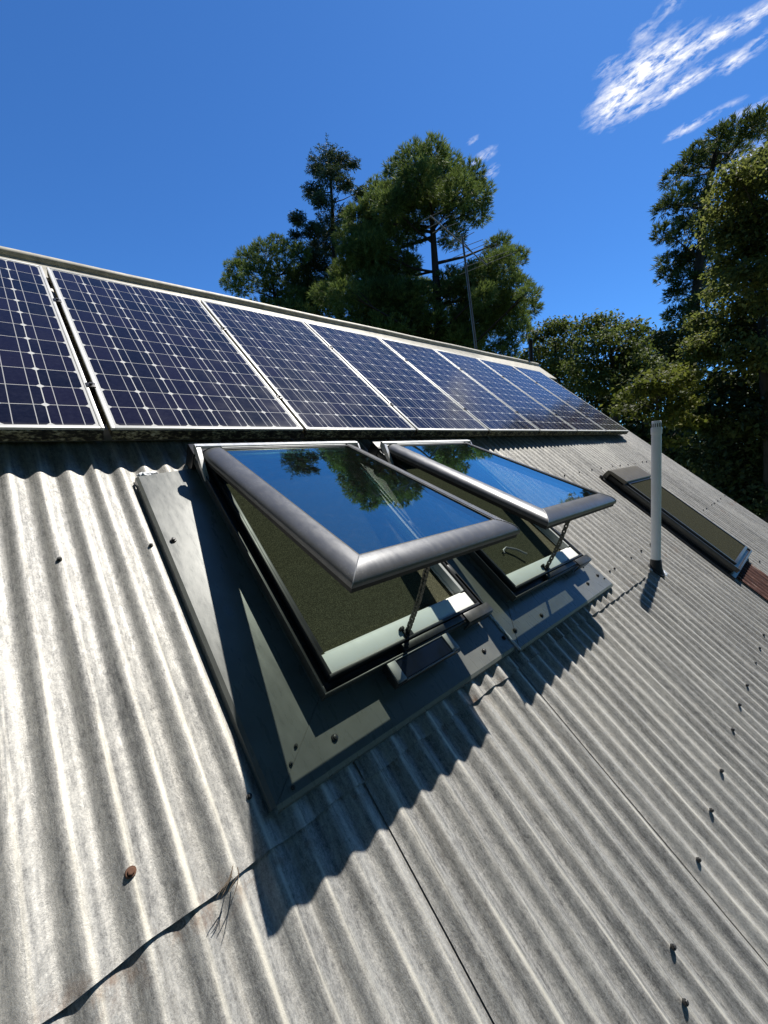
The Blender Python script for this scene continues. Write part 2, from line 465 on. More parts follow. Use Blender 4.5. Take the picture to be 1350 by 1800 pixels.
mb = MB()
def cap_section(u):
    vr = vridge(u); pts = []
    pts.append((u, 1.592, .028)); pts.append((u, 1.598, .046))
    pts.append((u, vr-.045, .052))
    for a in range(7):               # rolled top
        an = PI+PI*.5*0 - a*PI*1.15/6
        pts.append((u, vr-.004+.030*math.cos(an), .060+.030*math.sin(an)))
    for d in (.05, .17): pts.append(back(u, d, .03))
    return pts
us = np.linspace(US-.03, UE+.03, 26); secs = [cap_section(x) for x in us]; ns = len(secs[0])
for s_i, sec in enumerate(secs):
    secs[s_i] = [(p[0], p[1], p[2]+.002*math.sin(s_i*1.7)) for p in sec]
mb.add([p for sec in secs for p in sec], [(i*ns+j, (i+1)*ns+j, (i+1)*ns+j+1, i*ns+j+1) for i in range(len(us)-1) for j in range(ns-1)])
cap = part('ridge_cap', mb, M['ridge'], house, 35)
s = cap.modifiers.new('gauge', 'SOLIDIFY'); s.thickness = .0015; s.offset = -1

# screws -------------------------------------------------------------------
def screw_mb(r=.0065, washer=.0105):
    mb = MB()
    mb.tube([(0,0,-.004), (0,0,.0015)], [washer, washer*.9], 14)
    mb.tube([(0,0,.0015), (0,0,.0050), (0,0,.0058)], [r, r, r*.75], 6)
    return mb
def screws(name, mat, parent, pts, n, mb):
    first = None
    for (u, v) in pts:
        if first is None:
            me = mesh_from(name, mb, mat); auto_smooth(me, 30); first = me
        o = bpy.data.objects.new(name, first); COL.objects.link(o); o.parent = parent
        b = BASE[parent.name]; o.location = (u-b[0], v-b[1], n-b[2]); o.rotation_euler = (RNG.uniform(-.15,.15), RNG.uniform(-.15,.15), RNG.uniform(0, 3))
def crest(u): return PH+PIT*round((u-PH)/PIT)
SCREWS = [(-.222,-.503),(.011,-.507),(.023,-1.3),(.8,-2.128),(.743,-2.18),(1.097,-2.127),(1.32,-2.122),(1.546,-2.117),(1.843,-2.112),(2.067,-2.109),(2.29,-2.114),(2.613,-2.119),(2.842,-2.119),(3.08,-2.118),(4.442,-.49),(4.655,-.499),(4.939,-.503),(5.202,-.492),(5.393,-.497),(5.624,-.492),(4.974,-1.305),(5.135,-1.309),(5.422,-1.306),(5.633,-1.306),(5.859,-1.305),(6.079,-1.3),(6.335,-1.299),(3.092,-1.308),(2.85,-1.311),(2.634,-1.314),(2.306,-1.314),(2.225,-1.312),(3.684,-1.295),(4.616,-1.927),(2.859,-.501),(3.087,-.502),(3.413,-.495),(3.661,-.488),(3.904,-.486),(4.21,-.488),(3.38,-2.12),(3.62,-2.115),(3.93,-2.125),(.52,-2.12)]
screws('roofing_screw', M['steel'], house, [(crest(a), b) for a, b in SCREWS], .0065, screw_mb(.0044, .0068))
screws('rusted_screw', M['rustscrew'], house, [(crest(-.208), -1.301)], .0075, screw_mb(.0062, .0098))
screws('cap_screw', M['steel'], house, [(x, 1.66+.004*i) for i, x in enumerate((-.42,.222,.56,.908,1.5,2.1,2.75,3.4,4.1,4.8,5.5))], .0535, screw_mb(.0065, .011))

# walls: drawn in world axes under the roof, converted to the roof frame
def RF(x, y, z): z -= Z0; return (x, y*CP+z*SP, -y*SP+z*CP)
yr, zr = W((1.5, vridge(1.5), -.05))[1:]
ye, ze = W((0, VE+.35, -.06))[1:]
yb, zb = 2*yr-ye, ze
mb = MB(); xa, xb = US+.3, UE-.28
for x0, x1 in ((xa, xa+.14), (xb-.14, xb)):
    poly = [(ye, 0), (yb, 0), (yb, zb-.03), (yr, zr-.12), (ye, ze-.03)]
    mb.prism(poly, lambda p: RF(x0, *p), lambda p: RF(x1, *p))
for y0, y1 in ((ye, ye+.14), (yb-.14, yb)):
    poly = [(y0, 0), (y1, 0), (y1, ze-.12), (y0, ze-.12)]
    mb.prism(poly, lambda p: RF(xa+.143, *p), lambda p: RF(xb-.143, *p))
part('wall', mb, M['board'], house, 30)
mb = MB()
mb.box(US, UE, VE+.02, VE+.05, -.20, -.028)
for s in (US+.015, UE-.045): mb.box(s, s+.03, VE+.055, 1.6, -.19, -.028)
part('fascia', mb, M['fascia'], house, 30)

# ------------------------------------------------------------------ solar panels and their rails
PN0, PN1 = .068, .108
mbr = MB(); mbr.box(-1.0, 5.86, -.02, .02, .004, .040, .003); mbr.box(-1.0, 5.86, -.016, .016, .044, .064, .002)
def rail(v, lbl):
    mb = MB(); mb.box(-.95, 5.86, v-.02, v+.02, .012, .064, .003)
    for x in np.arange(-.7, 5.8, 1.1): mb.box(x, x+.04, v-.055, v-.022, .004, .010, .001); mb.box(x, x+.04, v-.026, v-.0215, .004, .05, 0)
    single('mounting_rail', mb, M['rail'], (0, v, .01), lbl, 'mounting rail', 'rails under the solar panels')
rail(.07, 'long dull aluminium rail carrying the bottom edge of the solar panels')
rail(1.16, 'long dull aluminium rail under the upper half of the solar panels')

PLAB = ['solar panel cut off by the left edge of the picture, farthest left of the row',
 'solar panel with dark navy cells, the largest fully seen, second from the left',
 'solar panel third from the left, its foot above the gap between the open skylights',
 'solar panel fourth from the left, with a pale hazy glint on its glass',
 'solar panel fifth from the left, between the glinting panel and the sixth',
 'solar panel sixth from the left, third from the roof end',
 'narrow looking solar panel seventh along, next to the last one',
 'last solar panel on the right, at the roof verge']
proto = None
for k in range(8):
    base = (-.82+.83*k, 0., PN0)
    if proto is None:
        t = thing('solar_panel', base, PLAB[k], 'solar panel', 'solar panels in a row below the ridge')
        b0 = base; w, h = .81, 1.58
        def bx(u0,u1,v0,v1,n0,n1,bev=.0012): 
            m_ = MB(); m_.box(b0[0]+u0, b0[0]+u1, v0, v1, n0, n1, bev); return m_
        fr = MB()
        fr.box(b0[0], b0[0]+.012, .0, h, PN1-.012, PN1, .001); fr.box(b0[0]+w-.012, b0[0]+w, .0, h, PN1-.012, PN1, .001)
        fr.box(b0[0]+.0125, b0[0]+w-.0125, h-.012, h, PN1-.012, PN1, .001)
        fr.box(b0[0]+.0125, b0[0]+w-.0125, -.0005, .012, PN1-.010, PN1, .001)
        part('frame', fr, M['alusoft'], t)
        fs_ = MB(); fs_.box(b0[0]+.0008, b0[0]+.011, .0105, h-.001, PN0-.002, PN1-.0125, 0); fs_.box(b0[0]+w-.011, b0[0]+w-.0008, .0105, h-.001, PN0-.002, PN1-.0125, 0)
        fs_.box(b0[0]+.0113, b0[0]+w-.0113, h-.011, h-.001, PN0-.002, PN1-.0125, 0)
        part('frame_side', fs_, M['lichen'], t, 0)
        lr = MB(); lr.box(b0[0]+.003, b0[0]+w-.003, -.004, .010, PN0-.012, PN1-.0105, .001)
        part('lower_rail', lr, M['lichen'], t)
        # cell sheet: its own origin at the panel corner so the cell grid follows the panel
        cm = MB(); cm.box(b0[0]+.0125, b0[0]+w-.0125, .0125, h-.0125, PN0+.010, PN1-.0025, 0)
        part('cell_sheet', cm, M['cells'], t, 0)
        bs = MB(); bs.box(b0[0]+.013, b0[0]+w-.013, .013, h-.013, PN0+.003, PN0+.0085, 0)
        part('backing', bs, M['black'], t, 0)
        if True:
            for v in (.30, 1.12):
                c = MB(); c.box(b0[0]+w-.006, b0[0]+w+.026, v-.016, v+.016, PN1+.0005, PN1+.0035, .001)
                c.box(b0[0]+w+.004, b0[0]+w+.016, v-.018, v+.018, PN0, PN1+.001, 0)
                c.tube([(b0[0]+w+.01, v, PN1+.005), (b0[0]+w+.01, v, PN1+.012)], .006, 6)
                part('clamp', c, M['alusoft'] if False else M['black'], t)
        proto = t
    else:
        c = copy_tree(proto); c.location = W(base); c['label'] = PLAB[k]
        c.rotation_euler = (PITCH+RNG.uniform(-.0012,.0012), RNG.uniform(-.001,.001), RNG.uniform(-.0012,.0012))
# ------------------------------------------------------------------ opening skylights
DU = .957                                       # spacing of the two units
X0, X1 = .265, 1.022                            # sash edges of the first unit
HV, HN = -.18, .106                             # hinge line
TH = math.radians(18.3); LS = .976
SW = X1-X0
def SA(x, a, b):                                # sash frame: across, down the sash, off its face -> roof frame
    return (X0+x, HV-a*math.cos(TH)+b*math.sin(TH), HN+a*math.sin(TH)+b*math.cos(TH))

FX0, FX1, FV0, FV1 = .250, 1.012, -1.205, -.165 # frame outside
win = thing('skylight', (X0, HV, 0), 'grey framed skylight propped open nearest the camera, left of the pair', 'skylight', 'open chain-operated skylights')

# curb
mb = MB()
cx0, cx1, cv0, cv1 = FX0+.018, FX1-.018, FV0+.022, FV1-.02
mb.box(cx0, cx1, cv0, cv0+.03, -.02, .071, .002); mb.box(cx0, cx1, cv1-.03, cv1, -.02, .071, .002)
mb.box(cx0, cx0+.03, cv0+.031, cv1-.031, -.02, .071, .002); mb.box(cx1-.03, cx1, cv0+.031, cv1-.031, -.02, .071, .002)
part('curb', mb, M['black'], win)

def ring(mb, x0, x1, v0, v1, w, n0, n1, bev=.0012, wv=None):
    wv = wv or w
    mb.box(x0, x1, v0, v0+wv, n0, n1, bev); mb.box(x0, x1, v1-wv, v1, n0, n1, bev)
    mb.box(x0, x0+w, v0+wv+.0003, v1-wv-.0003, n0, n1, bev); mb.box(x1-w, x1, v0+wv+.0003, v1-wv-.0003, n0, n1, bev)
mb = MB(); ring(mb, FX0, FX1, FV0, FV1, .005, .058, .092)
part('outer_rim', mb, M['rim'], win)
mb = MB(); ring(mb, FX0+.0055, FX1-.0055, FV0+.0055, FV1-.0055, .024, .072, .078)
part('gutter_channel', mb, M['black'], win)
mb = MB(); ring(mb, FX0+.032, FX1-.032, FV0+.032, FV1-.032, .009, .06, .104)
part('inner_rim', mb, M['black'], win)
IX0, IX1, IV0, IV1 = FX0+.0415, FX1-.0415, FV0+.0415, FV1-.0415
# white lining: a ledge along the bottom and reveals up the sides
mb = MB(); mb.box(IX0, IX1, IV0, IV0+.062, .04, .094, .002); mb.box(IX0+.02, IX1-.02, IV0+.0625, IV0+.068, .04, .088, .001)
part('bottom_ledge', mb, M['ledge'], win)
mb = MB(); mb.box(IX1-.018, IX1, IV0+.0685, IV1, .04, .096, .001); mb.box(IX1-.026, IX1-.0185, IV0+.0685, IV1, .04, .064, .001)
part('lining', mb, M['reveal'], win)
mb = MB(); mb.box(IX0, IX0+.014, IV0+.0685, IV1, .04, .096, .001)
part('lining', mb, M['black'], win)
# blind fabric stretched under the opening
mb = MB(); mb.box(IX0+.0145, IX1-.0265, IV0+.0685, IV1, .050, .056)
part('blind', mb, M['blind'], win, 0)

# sash ----------------------------------------------------------------------
CWD, CHT = .070, .038
sash = MB()
prof = [(0., 0.)]+[(CWD*.94*(1-math.cos(t)), .007+(CHT-.009)*math.sin(t)) for t in np.linspace(0, PI/2, 12)]+[(CWD*.97, CHT-.002), (CWD, CHT-.007), (CWD, .0)]
def rail_piece(p0, p1, inward, ext0, ext1):
    # sweep the profile from corner to corner with mitred ends
    m_ = MB(); n = len(prof); vs = []
    for (px, pa), e in ((p0, ext0), (p1, ext1)):
        for d, b in prof:
            vs.append(SA(px+inward[0]*d+e[0]*d, pa+inward[1]*d+e[1]*d, b))
    fs = [(i, (i+1) % n, n+(i+1) % n, n+i) for i in range(n)]+[tuple(range(n))[::-1], tuple(range(n, 2*n))]
    m_.add(vs, fs); return m_
sash_lt = rail_piece((0, .012), (0, LS), (1, 0), (0, 0), (0, -1))
sash_bt = rail_piece((0.0, LS), (SW, LS), (0, -1), (1, 0), (-1, 0))
sash_rt = rail_piece((SW, LS), (SW, .012), (-1, 0), (0, -1), (0, 0))
def sbox(mb, x0, x1, a0, a1, b0, b1):
    vs = [SA(x, a, b) for b in (b0, b1) for x, a in ((x0,a0),(x1,a0),(x1,a1),(x0,a1))]
    mb.add(vs, [(0,1,2,3),(7,6,5,4),(4,5,1,0),(5,6,2,1),(6,7,3,2),(7,4,0,3)])
GZ0, GZ1 = .020, .030
mb = MB()                                        # sash body below the cladding
sbox(mb, .004, .074, .0, LS-.004, -.016, -.0006); sbox(mb, SW-.074, SW-.004, .0, LS-.004, -.016, -.0006)
sbox(mb, .0745, SW-.0745, LS-.116, LS-.004, -.016, -.0006); sbox(mb, .0745, SW-.0745, .0, .05, -.016, -.0006)
sbox(mb, .052, .0695, .02, LS-.052, 0.0, GZ0-.0005); sbox(mb, SW-.0695, SW-.052, .02, LS-.052, 0.0, GZ0-.0005)
sbox(mb, .0697, SW-.0697, LS-.0695, LS-.052, 0.0, GZ0-.0005); sbox(mb, .0697, SW-.0697, .02, .05, 0.0, GZ0-.0005)
sashb = part('sash', mb, M['gasket'], win, 30)
part('side_rail', sash_lt, M['cladding'], sashb, 32); part('bottom_rail', sash_bt, M['cladding'], sashb, 32); part('side_rail', sash_rt, M['cladding'], sashb, 32)
mb = MB(); sbox(mb, .064, SW-.064, .024, LS-.064, GZ0, GZ1)
part('glass_pane', mb, M['glass'], sashb, 0)
mb = MB()                                        # thin black bead round the glass
for x0, x1, a0, a1 in ((.0702,.075,.03,LS-.0702),(SW-.075,SW-.0702,.03,LS-.0702),(.0753,SW-.0753,LS-.075,LS-.0702),(.0753,SW-.0753,.032,.040)): sbox(mb, x0, x1, a0, a1, GZ1+.0006, GZ1+.004)
part('glazing_bead', mb, M['gasket'], sashb, 0)
for xc, sg in ((0., 1), (SW, -1)):               # corner seams of the cladding
    mb = MB(); pts = [SA(xc+sg*d, LS-d, b+.0006) for d, b in prof[1:-2]]
    mb.tube(pts, .0016, 6)
    part('corner_joint', mb, M['rail'], sashb)
mb = MB(); sbox(mb, -.018, SW+.010, -.014, .014, .030, .041); sbox(mb, .075, SW-.075, .0143, .024, .032, .036)
part('head_trim', mb, M['alu'], sashb, 30)
# pointed side cover at the hinge
mb = MB(); tri = [(-.014, .040), (.0, .042), (.02, .034), (.115, -.062), (.106, -.066), (.03, -.014), (-.014, .016)]
mb.prism(tri, lambda p: SA(-.020, p[0], p[1]), lambda p: SA(-.004, p[0], p[1]))
part('hinge_cover', mb, M['alu'], win, 30)
mb = MB(); mb.prism(tri, lambda p: SA(SW+.004, p[0], p[1]), lambda p: SA(SW+.012, p[0], p[1]))
part('hinge_cover', mb, M['alu'], win, 30)
mb = MB(); mb.box(FX0-.004, FX1+.004, FV1+.001, FV1+.07, .0, .10, .004)
part('head_box', mb, M['black'], win)
# hardware on the right hand frame: striker brackets and corner cap
mb = MB(); mb.box(FX1-.030, FX1-.006, -.74, -.70, .0785, .098, .001); part('striker', mb, M['rim'], win)
mb = MB(); mb.box(FX1-.027, FX1-.009, -1.02, -.97, .0785, .1, .001); part('striker', mb, M['rim'], win)
mb = MB(); mb.box(FX1-.145, FX1+.010, FV0-.012, FV0+.027, .094, .102, .002); mb.box(FX1-.14, FX1+.012, FV0-.014, FV0-.008, .05, .093, .001)
part('corner_cap', mb, M['rim'], win)
mb = MB(); mb.box(FX0+.30, FX1-.15, FV0+.006, FV0+.028, .0785, .100, .002)
part('motor_cover', mb, M['black'], win)
# drive chain
def chain(mb, a, b, n, r=.0052):
    a, b = Vector(a), Vector(b)
    d = (b-a)/n; side = d.cross(Vector((0,1,0))).normalized(); oth = d.cross(side).normalized()
    for i in range(n):
        c0, c1 = a+d*(i-.12), a+d*(i+1.12); w = side if i % 2 else oth
        off = .0042 if i % 2 else .0060
        for s in (-1, 1):
            mb.tube([c0+oth*off*s, (c0+c1)/2+oth*off*s+side*.001, c1+oth*off*s], [r*.55, r*.85, r*.55], 6)
        mb.tube([a+d*i-oth*.0085, a+d*i+oth*.0085], r*.8, 6)
mb = MB()
ct = SA(.330, LS-.045, -.015); cb = (X0+.335, FV0+.055, .098)
mid = tuple((p+q)/2 for p, q in zip(ct, cb)); mid = (mid[0]-.004, mid[1]-.010, mid[2])
chain(mb, cb, mid, 11); chain(mb, mid, ct, 11)
part('drive_chain', mb, M['chain'], win, 40)
mb = MB(); mb.box(cb[0]-.016, cb[0]+.016, cb[1]-.018, cb[1]+.012, .0945, .104, .002); mb.box(cb[0]-.022, cb[0]-.008, cb[1]+.012, cb[1]+.022, .095, .110, .001)
part('chain_bracket', mb, M['gasket'], win)

# second unit: same window, moved along and a finger's width lower
win2 = copy_tree(win)
win2.location = W((X0+DU, HV-.010, 0))
win2['label'] = 'grey framed skylight propped open, the farther one, right of the pair'
BASE[win2.name] = (X0+DU, HV-.010, 0)
mb = MB(); hx, hv = 1.545, -1.0
mb.tube([(hx, hv-.05, .085), (hx-.03, hv-.005, .080), (hx-.075, hv+.028, .072), (hx-.105, hv+.022, .066), (hx-.112, hv+.006, .064)], [.0055,.0055,.0055,.005,.004], 8)
part('pull_hook', mb, M['rail'], win2)

# small dark solar cell in a bevelled tray under the near window's lip
mb = MB(); sx0, sx1, sv0, sv1, sn = .467, .756, -1.276, -1.2075, .088
mb.box(sx0, sx1, sv0, sv1, .055, sn-.004, .002)
part('solar_tray', mb, M['black'], win)
mb = MB()
for xa_, xb_ in ((sx0, sx0+.034), (sx1-.034, sx1)):
    mb.box(xa_, xb_, sv0+.004, sv1, sn-.0035, sn+.004, .002)
mb.box(sx0+.0345, sx1-.0345, sv0, sv0+.004, sn-.0035, sn+.004, .001); mb.box(sx0+.0345, sx1-.0345, sv1-.003, sv1, sn-.0035, sn+.004, .001)
part('tray_edge', mb, M['rail'], win)
mb = MB(); mb.box(sx0+.036, sx1-.036, sv0+.006, sv1-.005, sn-.0035, sn, 0)
part('charging_cell', mb, M['solar'], win)

# flashings ------------------------------------------------------------------
def flash_piece(mb, poly, n, drop, lips):
    """flat sheet of the outline poly, with turned-down lips along the listed edges"""
    mb.prism(poly, lambda p: (p[0], p[1], n-.0012), lambda p: (p[0], p[1], n))
    for i, d in lips:
        a, b = poly[i], poly[(i+1) % len(poly)]
        e = Vector((b[0]-a[0], b[1]-a[1])); nn = Vector((e.y, -e.x)).normalized()
        q = []
        for p in (a, b):
            q.append([(p[0], p[1], n-.0002), (p[0]+nn.x*.010, p[1]+nn.y*.010, n-.006), (p[0]+nn.x*.013, p[1]+nn.y*.013, n-d), (p[0]+nn.x*.0118, p[1]+nn.y*.0118, n-d), (p[0]+nn.x*.0088, p[1]+nn.y*.0088, n-.0068), (p[0]-nn.x*.001, p[1]-nn.y*.001, n-.0014)])
        mb.add(q[0]+q[1], [(k, (k+1) % 6, 6+(k+1) % 6, 6+k) for k in range(6)]+[tuple(range(6))[::-1], tuple(range(6, 12))])
FN = .024
fl1, fr1, fb1, ft1 = .058, 1.070, -1.350, -.185
ix0, ix1, iv0 = cx0-.002, cx1+.002, cv0-.002
mb = MB()
flash_piece(mb, [(fl1, ft1), (fl1, fb1), (ix0, iv0), (ix0, ft1+.03)], FN, .03, [(0, .030)])
flash_piece(mb, [(fl1+.0006, fb1), (fr1, fb1-.006), (ix1, iv0), (ix0+.0004, iv0)], FN+.0015, .03, [(0, .018)])
flash_piece(mb, [(fr1, fb1-.004), (fr1, ft1+.02), (ix1, ft1+.02), (ix1, iv0+.001)], FN, .03, [])
mb.box(ix0-.002, ix0+.001, iv0, ft1+.03, FN-.001, .057); mb.box(ix0+.0012, ix1, iv0-.002, iv0+.001, FN+.0005, .057)
f1 = part('flashing', mb, M['flash'], win, 30)
mb = MB()
fl2, fr2, fb2, o2 = 1.078, 2.085, -1.372, DU
vo = -.010
flash_piece(mb, [(fl2, ft1+.02), (fl2, fb2+.0), (ix0+o2, iv0+vo), (ix0+o2, ft1+.02)], FN+.003, .03, [(0, .012)])
flash_piece(mb, [(fl2+.0006, fb2), (fr2, fb2-.004), (ix1+o2, iv0+vo), (ix0+o2+.0004, iv0+vo)], FN+.0045, .03, [(0, .022)])
flash_piece(mb, [(fr2, fb2-.002), (fr2, ft1+.02), (ix1+o2, ft1+.02), (ix1+o2, iv0+vo)], FN+.003, .03, [(0, .03)])
mb.box(ix0+o2-.002, ix0+o2+.001, iv0+vo, ft1, FN+.002, .057); mb.box(ix0+o2+.0012, ix1+o2, iv0+vo-.002, iv0+vo+.001, FN+.004, .057)
f2 = part('flashing', mb, M['flash'], win2, 30, base=BASE[win2.name])
# rivets, screws, sealant
screws('fixing_screw', M['steel'], f1, [(.08,-.52),(.25,-1.294),(.91,-1.312),(1.050,-1.311)], FN+.004, screw_mb(.0065, .010))
screws('rivet', M['rim'], f1, [(.152,-1.262),(.124,-1.291),(.105,-1.338)], FN+.002, screw_mb(.003, .0055))
screws('fixing_screw', M['steel'], f2, [(1.131,-1.31),(1.346,-1.317),(1.876,-1.309),(2.03,-1.300)], FN+.007, screw_mb(.0065, .010))
screws('rivet', M['rim'], f2, [(2.060,-1.333),(1.985,-1.225)], FN+.005, screw_mb(.003, .0055))
mb = MB(); r = random.Random(5)
pts = [(1.0745+.0015*math.sin(i*1.3), -1.378+i*.0125, FN+.0035) for i in range(17)]
mb.tube(pts, [.0035+.0025*r.random() for _ in pts], 7)
part('sealant_bead', mb, M['seal'], f1)
# crumpled foil tape stuffed under the top corner of the near flashing
def blob(mb, c, rad, seed, sc=(1,1,1)):
    bm = bmesh.new(); bmesh.ops.create_icosphere(bm, subdivisions=3, radius=1)
    r = random.Random(seed); ph = [r.uniform(0, 6) for _ in range(6)]
    for v in bm.verts:
        p = v.co; k = 1+.22*math.sin(p.x*4+ph[0])*math.sin(p.y*5+ph[1])+.12*math.sin(p.z*9+ph[2]+p.x*7)
        v.co = Vector((c[0]+p.x*rad*k*sc[0], c[1]+p.y*rad*k*sc[1], c[2]+p.z*rad*k*sc[2]))
    mb.addbm(bm)
mb = MB(); blob(mb, (.082, -.168, .010), .020, 2, (1.2, .8, .7)); blob(mb, (.112, -.158, .008), .014, 3, (1.2, .8, .7))
part('foil_tape', mb, M['seal'], f1, 0)

# ------------------------------------------------------------------ far fixed skylight
b3 = (3.68, -1.82, 0)
w3 = thing('fixed_skylight', b3, 'closed dark brown framed skylight at the right, behind the white vent pipe', 'skylight')
x0, x1, v0, v1 = 3.69, 4.44, -1.82, -.62
mb = MB(); mb.box(x0+.02, x1-.02, v0+.02, v1-.02, -.02, .058, .003)
part('curb', mb, M['black'], w3)
mb = MB(); ring(mb, x0, x1, v0, v1-.16, .014, .044, .078, .002)
part('outer_frame', mb, M['rim'], w3)
mb = MB(); ring(mb, x0+.045, x1-.045, v0+.045, v1-.165, .018, .060, .090, .002, .022)
part('inner_frame', mb, M['rim'], w3)
mb = MB(); mb.box(x0+.0145, x1-.0145, v0+.0145, v1-.1655, .0585, .066, 0)
part('gutter_channel', mb, M['black'], w3)
mb = MB(); mb.box(x0+.0635, x1-.0635, v0+.068, v1-.1875, .0665, .083)
part('blind', mb, M['farblind'], w3, 0)
mb = MB(); poly = [(v1-.165, .126), (v1-.155, .134), (v1-.02, .128), (v1+.02, .10), (v1+.022, .09), (v1-.02, .118), (v1-.155, .124)]
poly = [(v1-.170, .074), (v1-.170, .100), (v1-.164, .106), (v1-.01, .098), (v1+.016, .088), (v1+.022, .060), (v1+.022, .01), (v1-.015, .01), (v1-.015, .074)]
mb.prism(poly, lambda p: (x0-.006, *p), lambda p: (x1+.006, *p))
part('top_cover', mb, M['cover'], w3, 25)
mb = MB()
flash_piece(mb, [(x0-.035, v1+.01), (x0-.035, v0-.02), (x0+.019, v0+.019), (x0+.019, v1+.01)], .018, .02, [(0, .02)])
flash_piece(mb, [(x1-.019, v1+.01), (x1-.019, v0+.019), (x1+.03, v0-.02), (x1+.03, v1+.01)], .018, .02, [(2, .02)])
mb.box(x0-.03, x1+.025, v0-.02, v0+.018, .0165, .0182)
part('flashing', mb, M['black'], w3, 30)
mb = MB(); mb.box(x0+.0, x0+.05, -.72, -.70, .079, .09, .001); mb.box(x0-.055, x0-.03, v1+.004, v1+.03, .004, .03, .004)
part('catch', mb, M['black'], w3)

# ------------------------------------------------------------------ white vent pipe (plumb)
pb = (2.745, -1.462, 0.)
up = Vector((0, SP, CP))
pipe = thing('vent_pipe', pb, 'white plastic vent pipe standing upright with a slotted cap, right of the open skylights', 'pipe')
P = Vector(pb); mb = MB()
mb.tube([P+up*.0, P+up*.900], .0275, 28)
part('pipe_shaft', mb, M['pvc'], pipe, 40)
mb = MB()
mb.tube([P+up*.888, P+up*.890, P+up*.925, P+up*.928], [.0300,.0307,.0307,.0300], 28)
mb.tube([P+up*.9285, P+up*.956, P+up*.968, P+up*.970], [.0285,.0262,.0255,.0240], 28)
cap_o = part('pipe_cap', mb, M['pvc'], pipe, 40)
mb = MB()
ex = Vector((1,0,0)); ey = up.cross(ex)
for k in range(14):
    a = 2*PI*k/14; d = ex*math.cos(a)+ey*math.sin(a); tt = ex*-math.sin(a)+ey*math.cos(a)
    p0 = P+up*.932+d*.0279; p1 = P+up*.954+d*.0260
    vs = []
    for pp, o_ in ((p0, .0026), (p1, .0020)):
        for s in (-1, 1):
            for rr in (0, .0012): vs.append((pp+tt*o_*s+d*rr)[:])
    mb.add(vs, [(1,3,7,5),(0,4,6,2),(0,1,5,4),(2,6,7,3),(0,2,3,1),(4,5,7,6)])
part('cap_slot', mb, M['gasket'], cap_o, 0, base=BASE[pipe.name])
mb = MB(); mb.tube([P+up*.0+Vector((0,0,-.02)), P+Vector((0,0,.004)), P+up*.02, P+up*.075, P+up*.078], [.048,.047,.036,.0315,.029], 24)
bm_pts = [P+Vector((.045*math.cos(a), .05*math.sin(a), .006)) for a in np.linspace(0, 2*PI, 25)]
mb.tube(bm_pts, .009, 6)
part('rubber_boot', mb, M['rubber'], pipe, 40)
mb = MB(); blob(mb, (pb[0]+.055, pb[1]-.045, .004), .018, 7, (1.3, 1, .35)); blob(mb, (pb[0]+.075, pb[1]-.03, .004), .011, 8, (1.3, 1, .35)); blob(mb, (pb[0]-.05, pb[1]+.02, .004), .012, 9, (1.3, 1, .4))
part('sealant', mb, M['seal'], pipe, 40)

# dead twigs caught in the sheet lap
tw = MB(); r = random.Random(9); b = (-.070, -1.428, .0)
for k in range(7):
    a0 = Vector((-.060+r.uniform(-.012,.012), -1.402+r.uniform(-.006,.004), .020))
    d = Vector((-.055+r.uniform(-.02,.05), -.045+r.uniform(-.012,.02), .0))
    pts = [a0+d*t+Vector((.006*math.sin(t*5+k), .004*math.cos(t*4+k), .014*math.sin(t*PI)+.002*r.random())) for t in np.linspace(0, r.uniform(.5, 1.05), 7)]
    tw.tube(pts, [.0009,.0009,.0008,.0008,.0007,.0006,.0004], 5)
single('dry_twig', tw, M['twig'], b, 'small dry brown twig tuft caught in the roof sheet lap at lower left', 'twig')

# ------------------------------------------------------------------ television aerial and stub post behind the ridge
def wthing(name, base, *a): return thing(name, base, *a, roof=False)
ab = (6.40, 2.60, 5.05)
ant = wthing('tv_aerial', ab, 'tall grey television aerial with thin rods behind the ridge before the big pine', 'aerial')
mb = MB(); mb.tube([ab, (6.37, 2.63, 6.81), (6.325, 2.70, 7.9), (6.285, 2.76, 8.82)], [.024,.024,.021,.019], 10)
part('mast', mb, M['mast'], ant)
A0, A1 = Vector((5.33, 2.70, 8.80)), Vector((7.53, 3.05, 8.74))
mb = MB(); mb.tube([A0, A1], .011, 8); mb.tube([(6.30, 2.75, 8.70), A0.lerp(A1, .72)-Vector((0,0,.0))], .008, 6)
part('boom', mb, M['mast'], ant)
bd = (A1-A0).normalized(); pe = bd.cross(Vector((0,0,1))).normalized()
for i, (t, ln) in enumerate(((.02,.42),(.12,.46),(.22,.5),(.33,.55),(.45,.62),(.57,.7),(.66,.78),(.78,.95),(.90,1.1),(.985,1.25))):
    c = A0.lerp(A1, t); mb = MB(); tilt = Vector((0,0,.02*math.sin(i*2.1)))
    mb.tube([c-pe*ln/2-tilt+Vector((0,0,.012)), c+pe*ln/2+tilt+Vector((0,0,.012))], .0055, 6)
    part('element', mb, M['mast'], ant)
sb = (6.325, 1.53, 5.98)
mb = MB(); mb.tube([sb, (6.32, 1.53, 6.62), (6.32,1.53,6.66)], [.036,.036,.030], 12); mb.tube([(6.32,1.53,6.60),(6.32,1.53,6.615)], .045, 12)
single('flue_stub', mb, M['black'], sb, 'short dark flue post behind the far end of the ridge', 'flue', roof=False)
# ------------------------------------------------------------------ trees
def unit(n):
    v = RNG.normal(size=(n, 3)); return v/np.linalg.norm(v, axis=1)[:, None]

def blades(base, direc, length, width):
    n = len(base)
    side = np.cross(direc, unit(n)); side /= np.linalg.norm(side, axis=1)[:, None]+1e-9
    w = side*width[:, None]
    mid = base+direc*(length*.55)[:, None]; tip = base+direc*length[:, None]
    tip[:, 2] -= length*.10
    return np.stack([base-w*.25, mid-w*.5, tip, mid+w*.5], 1)

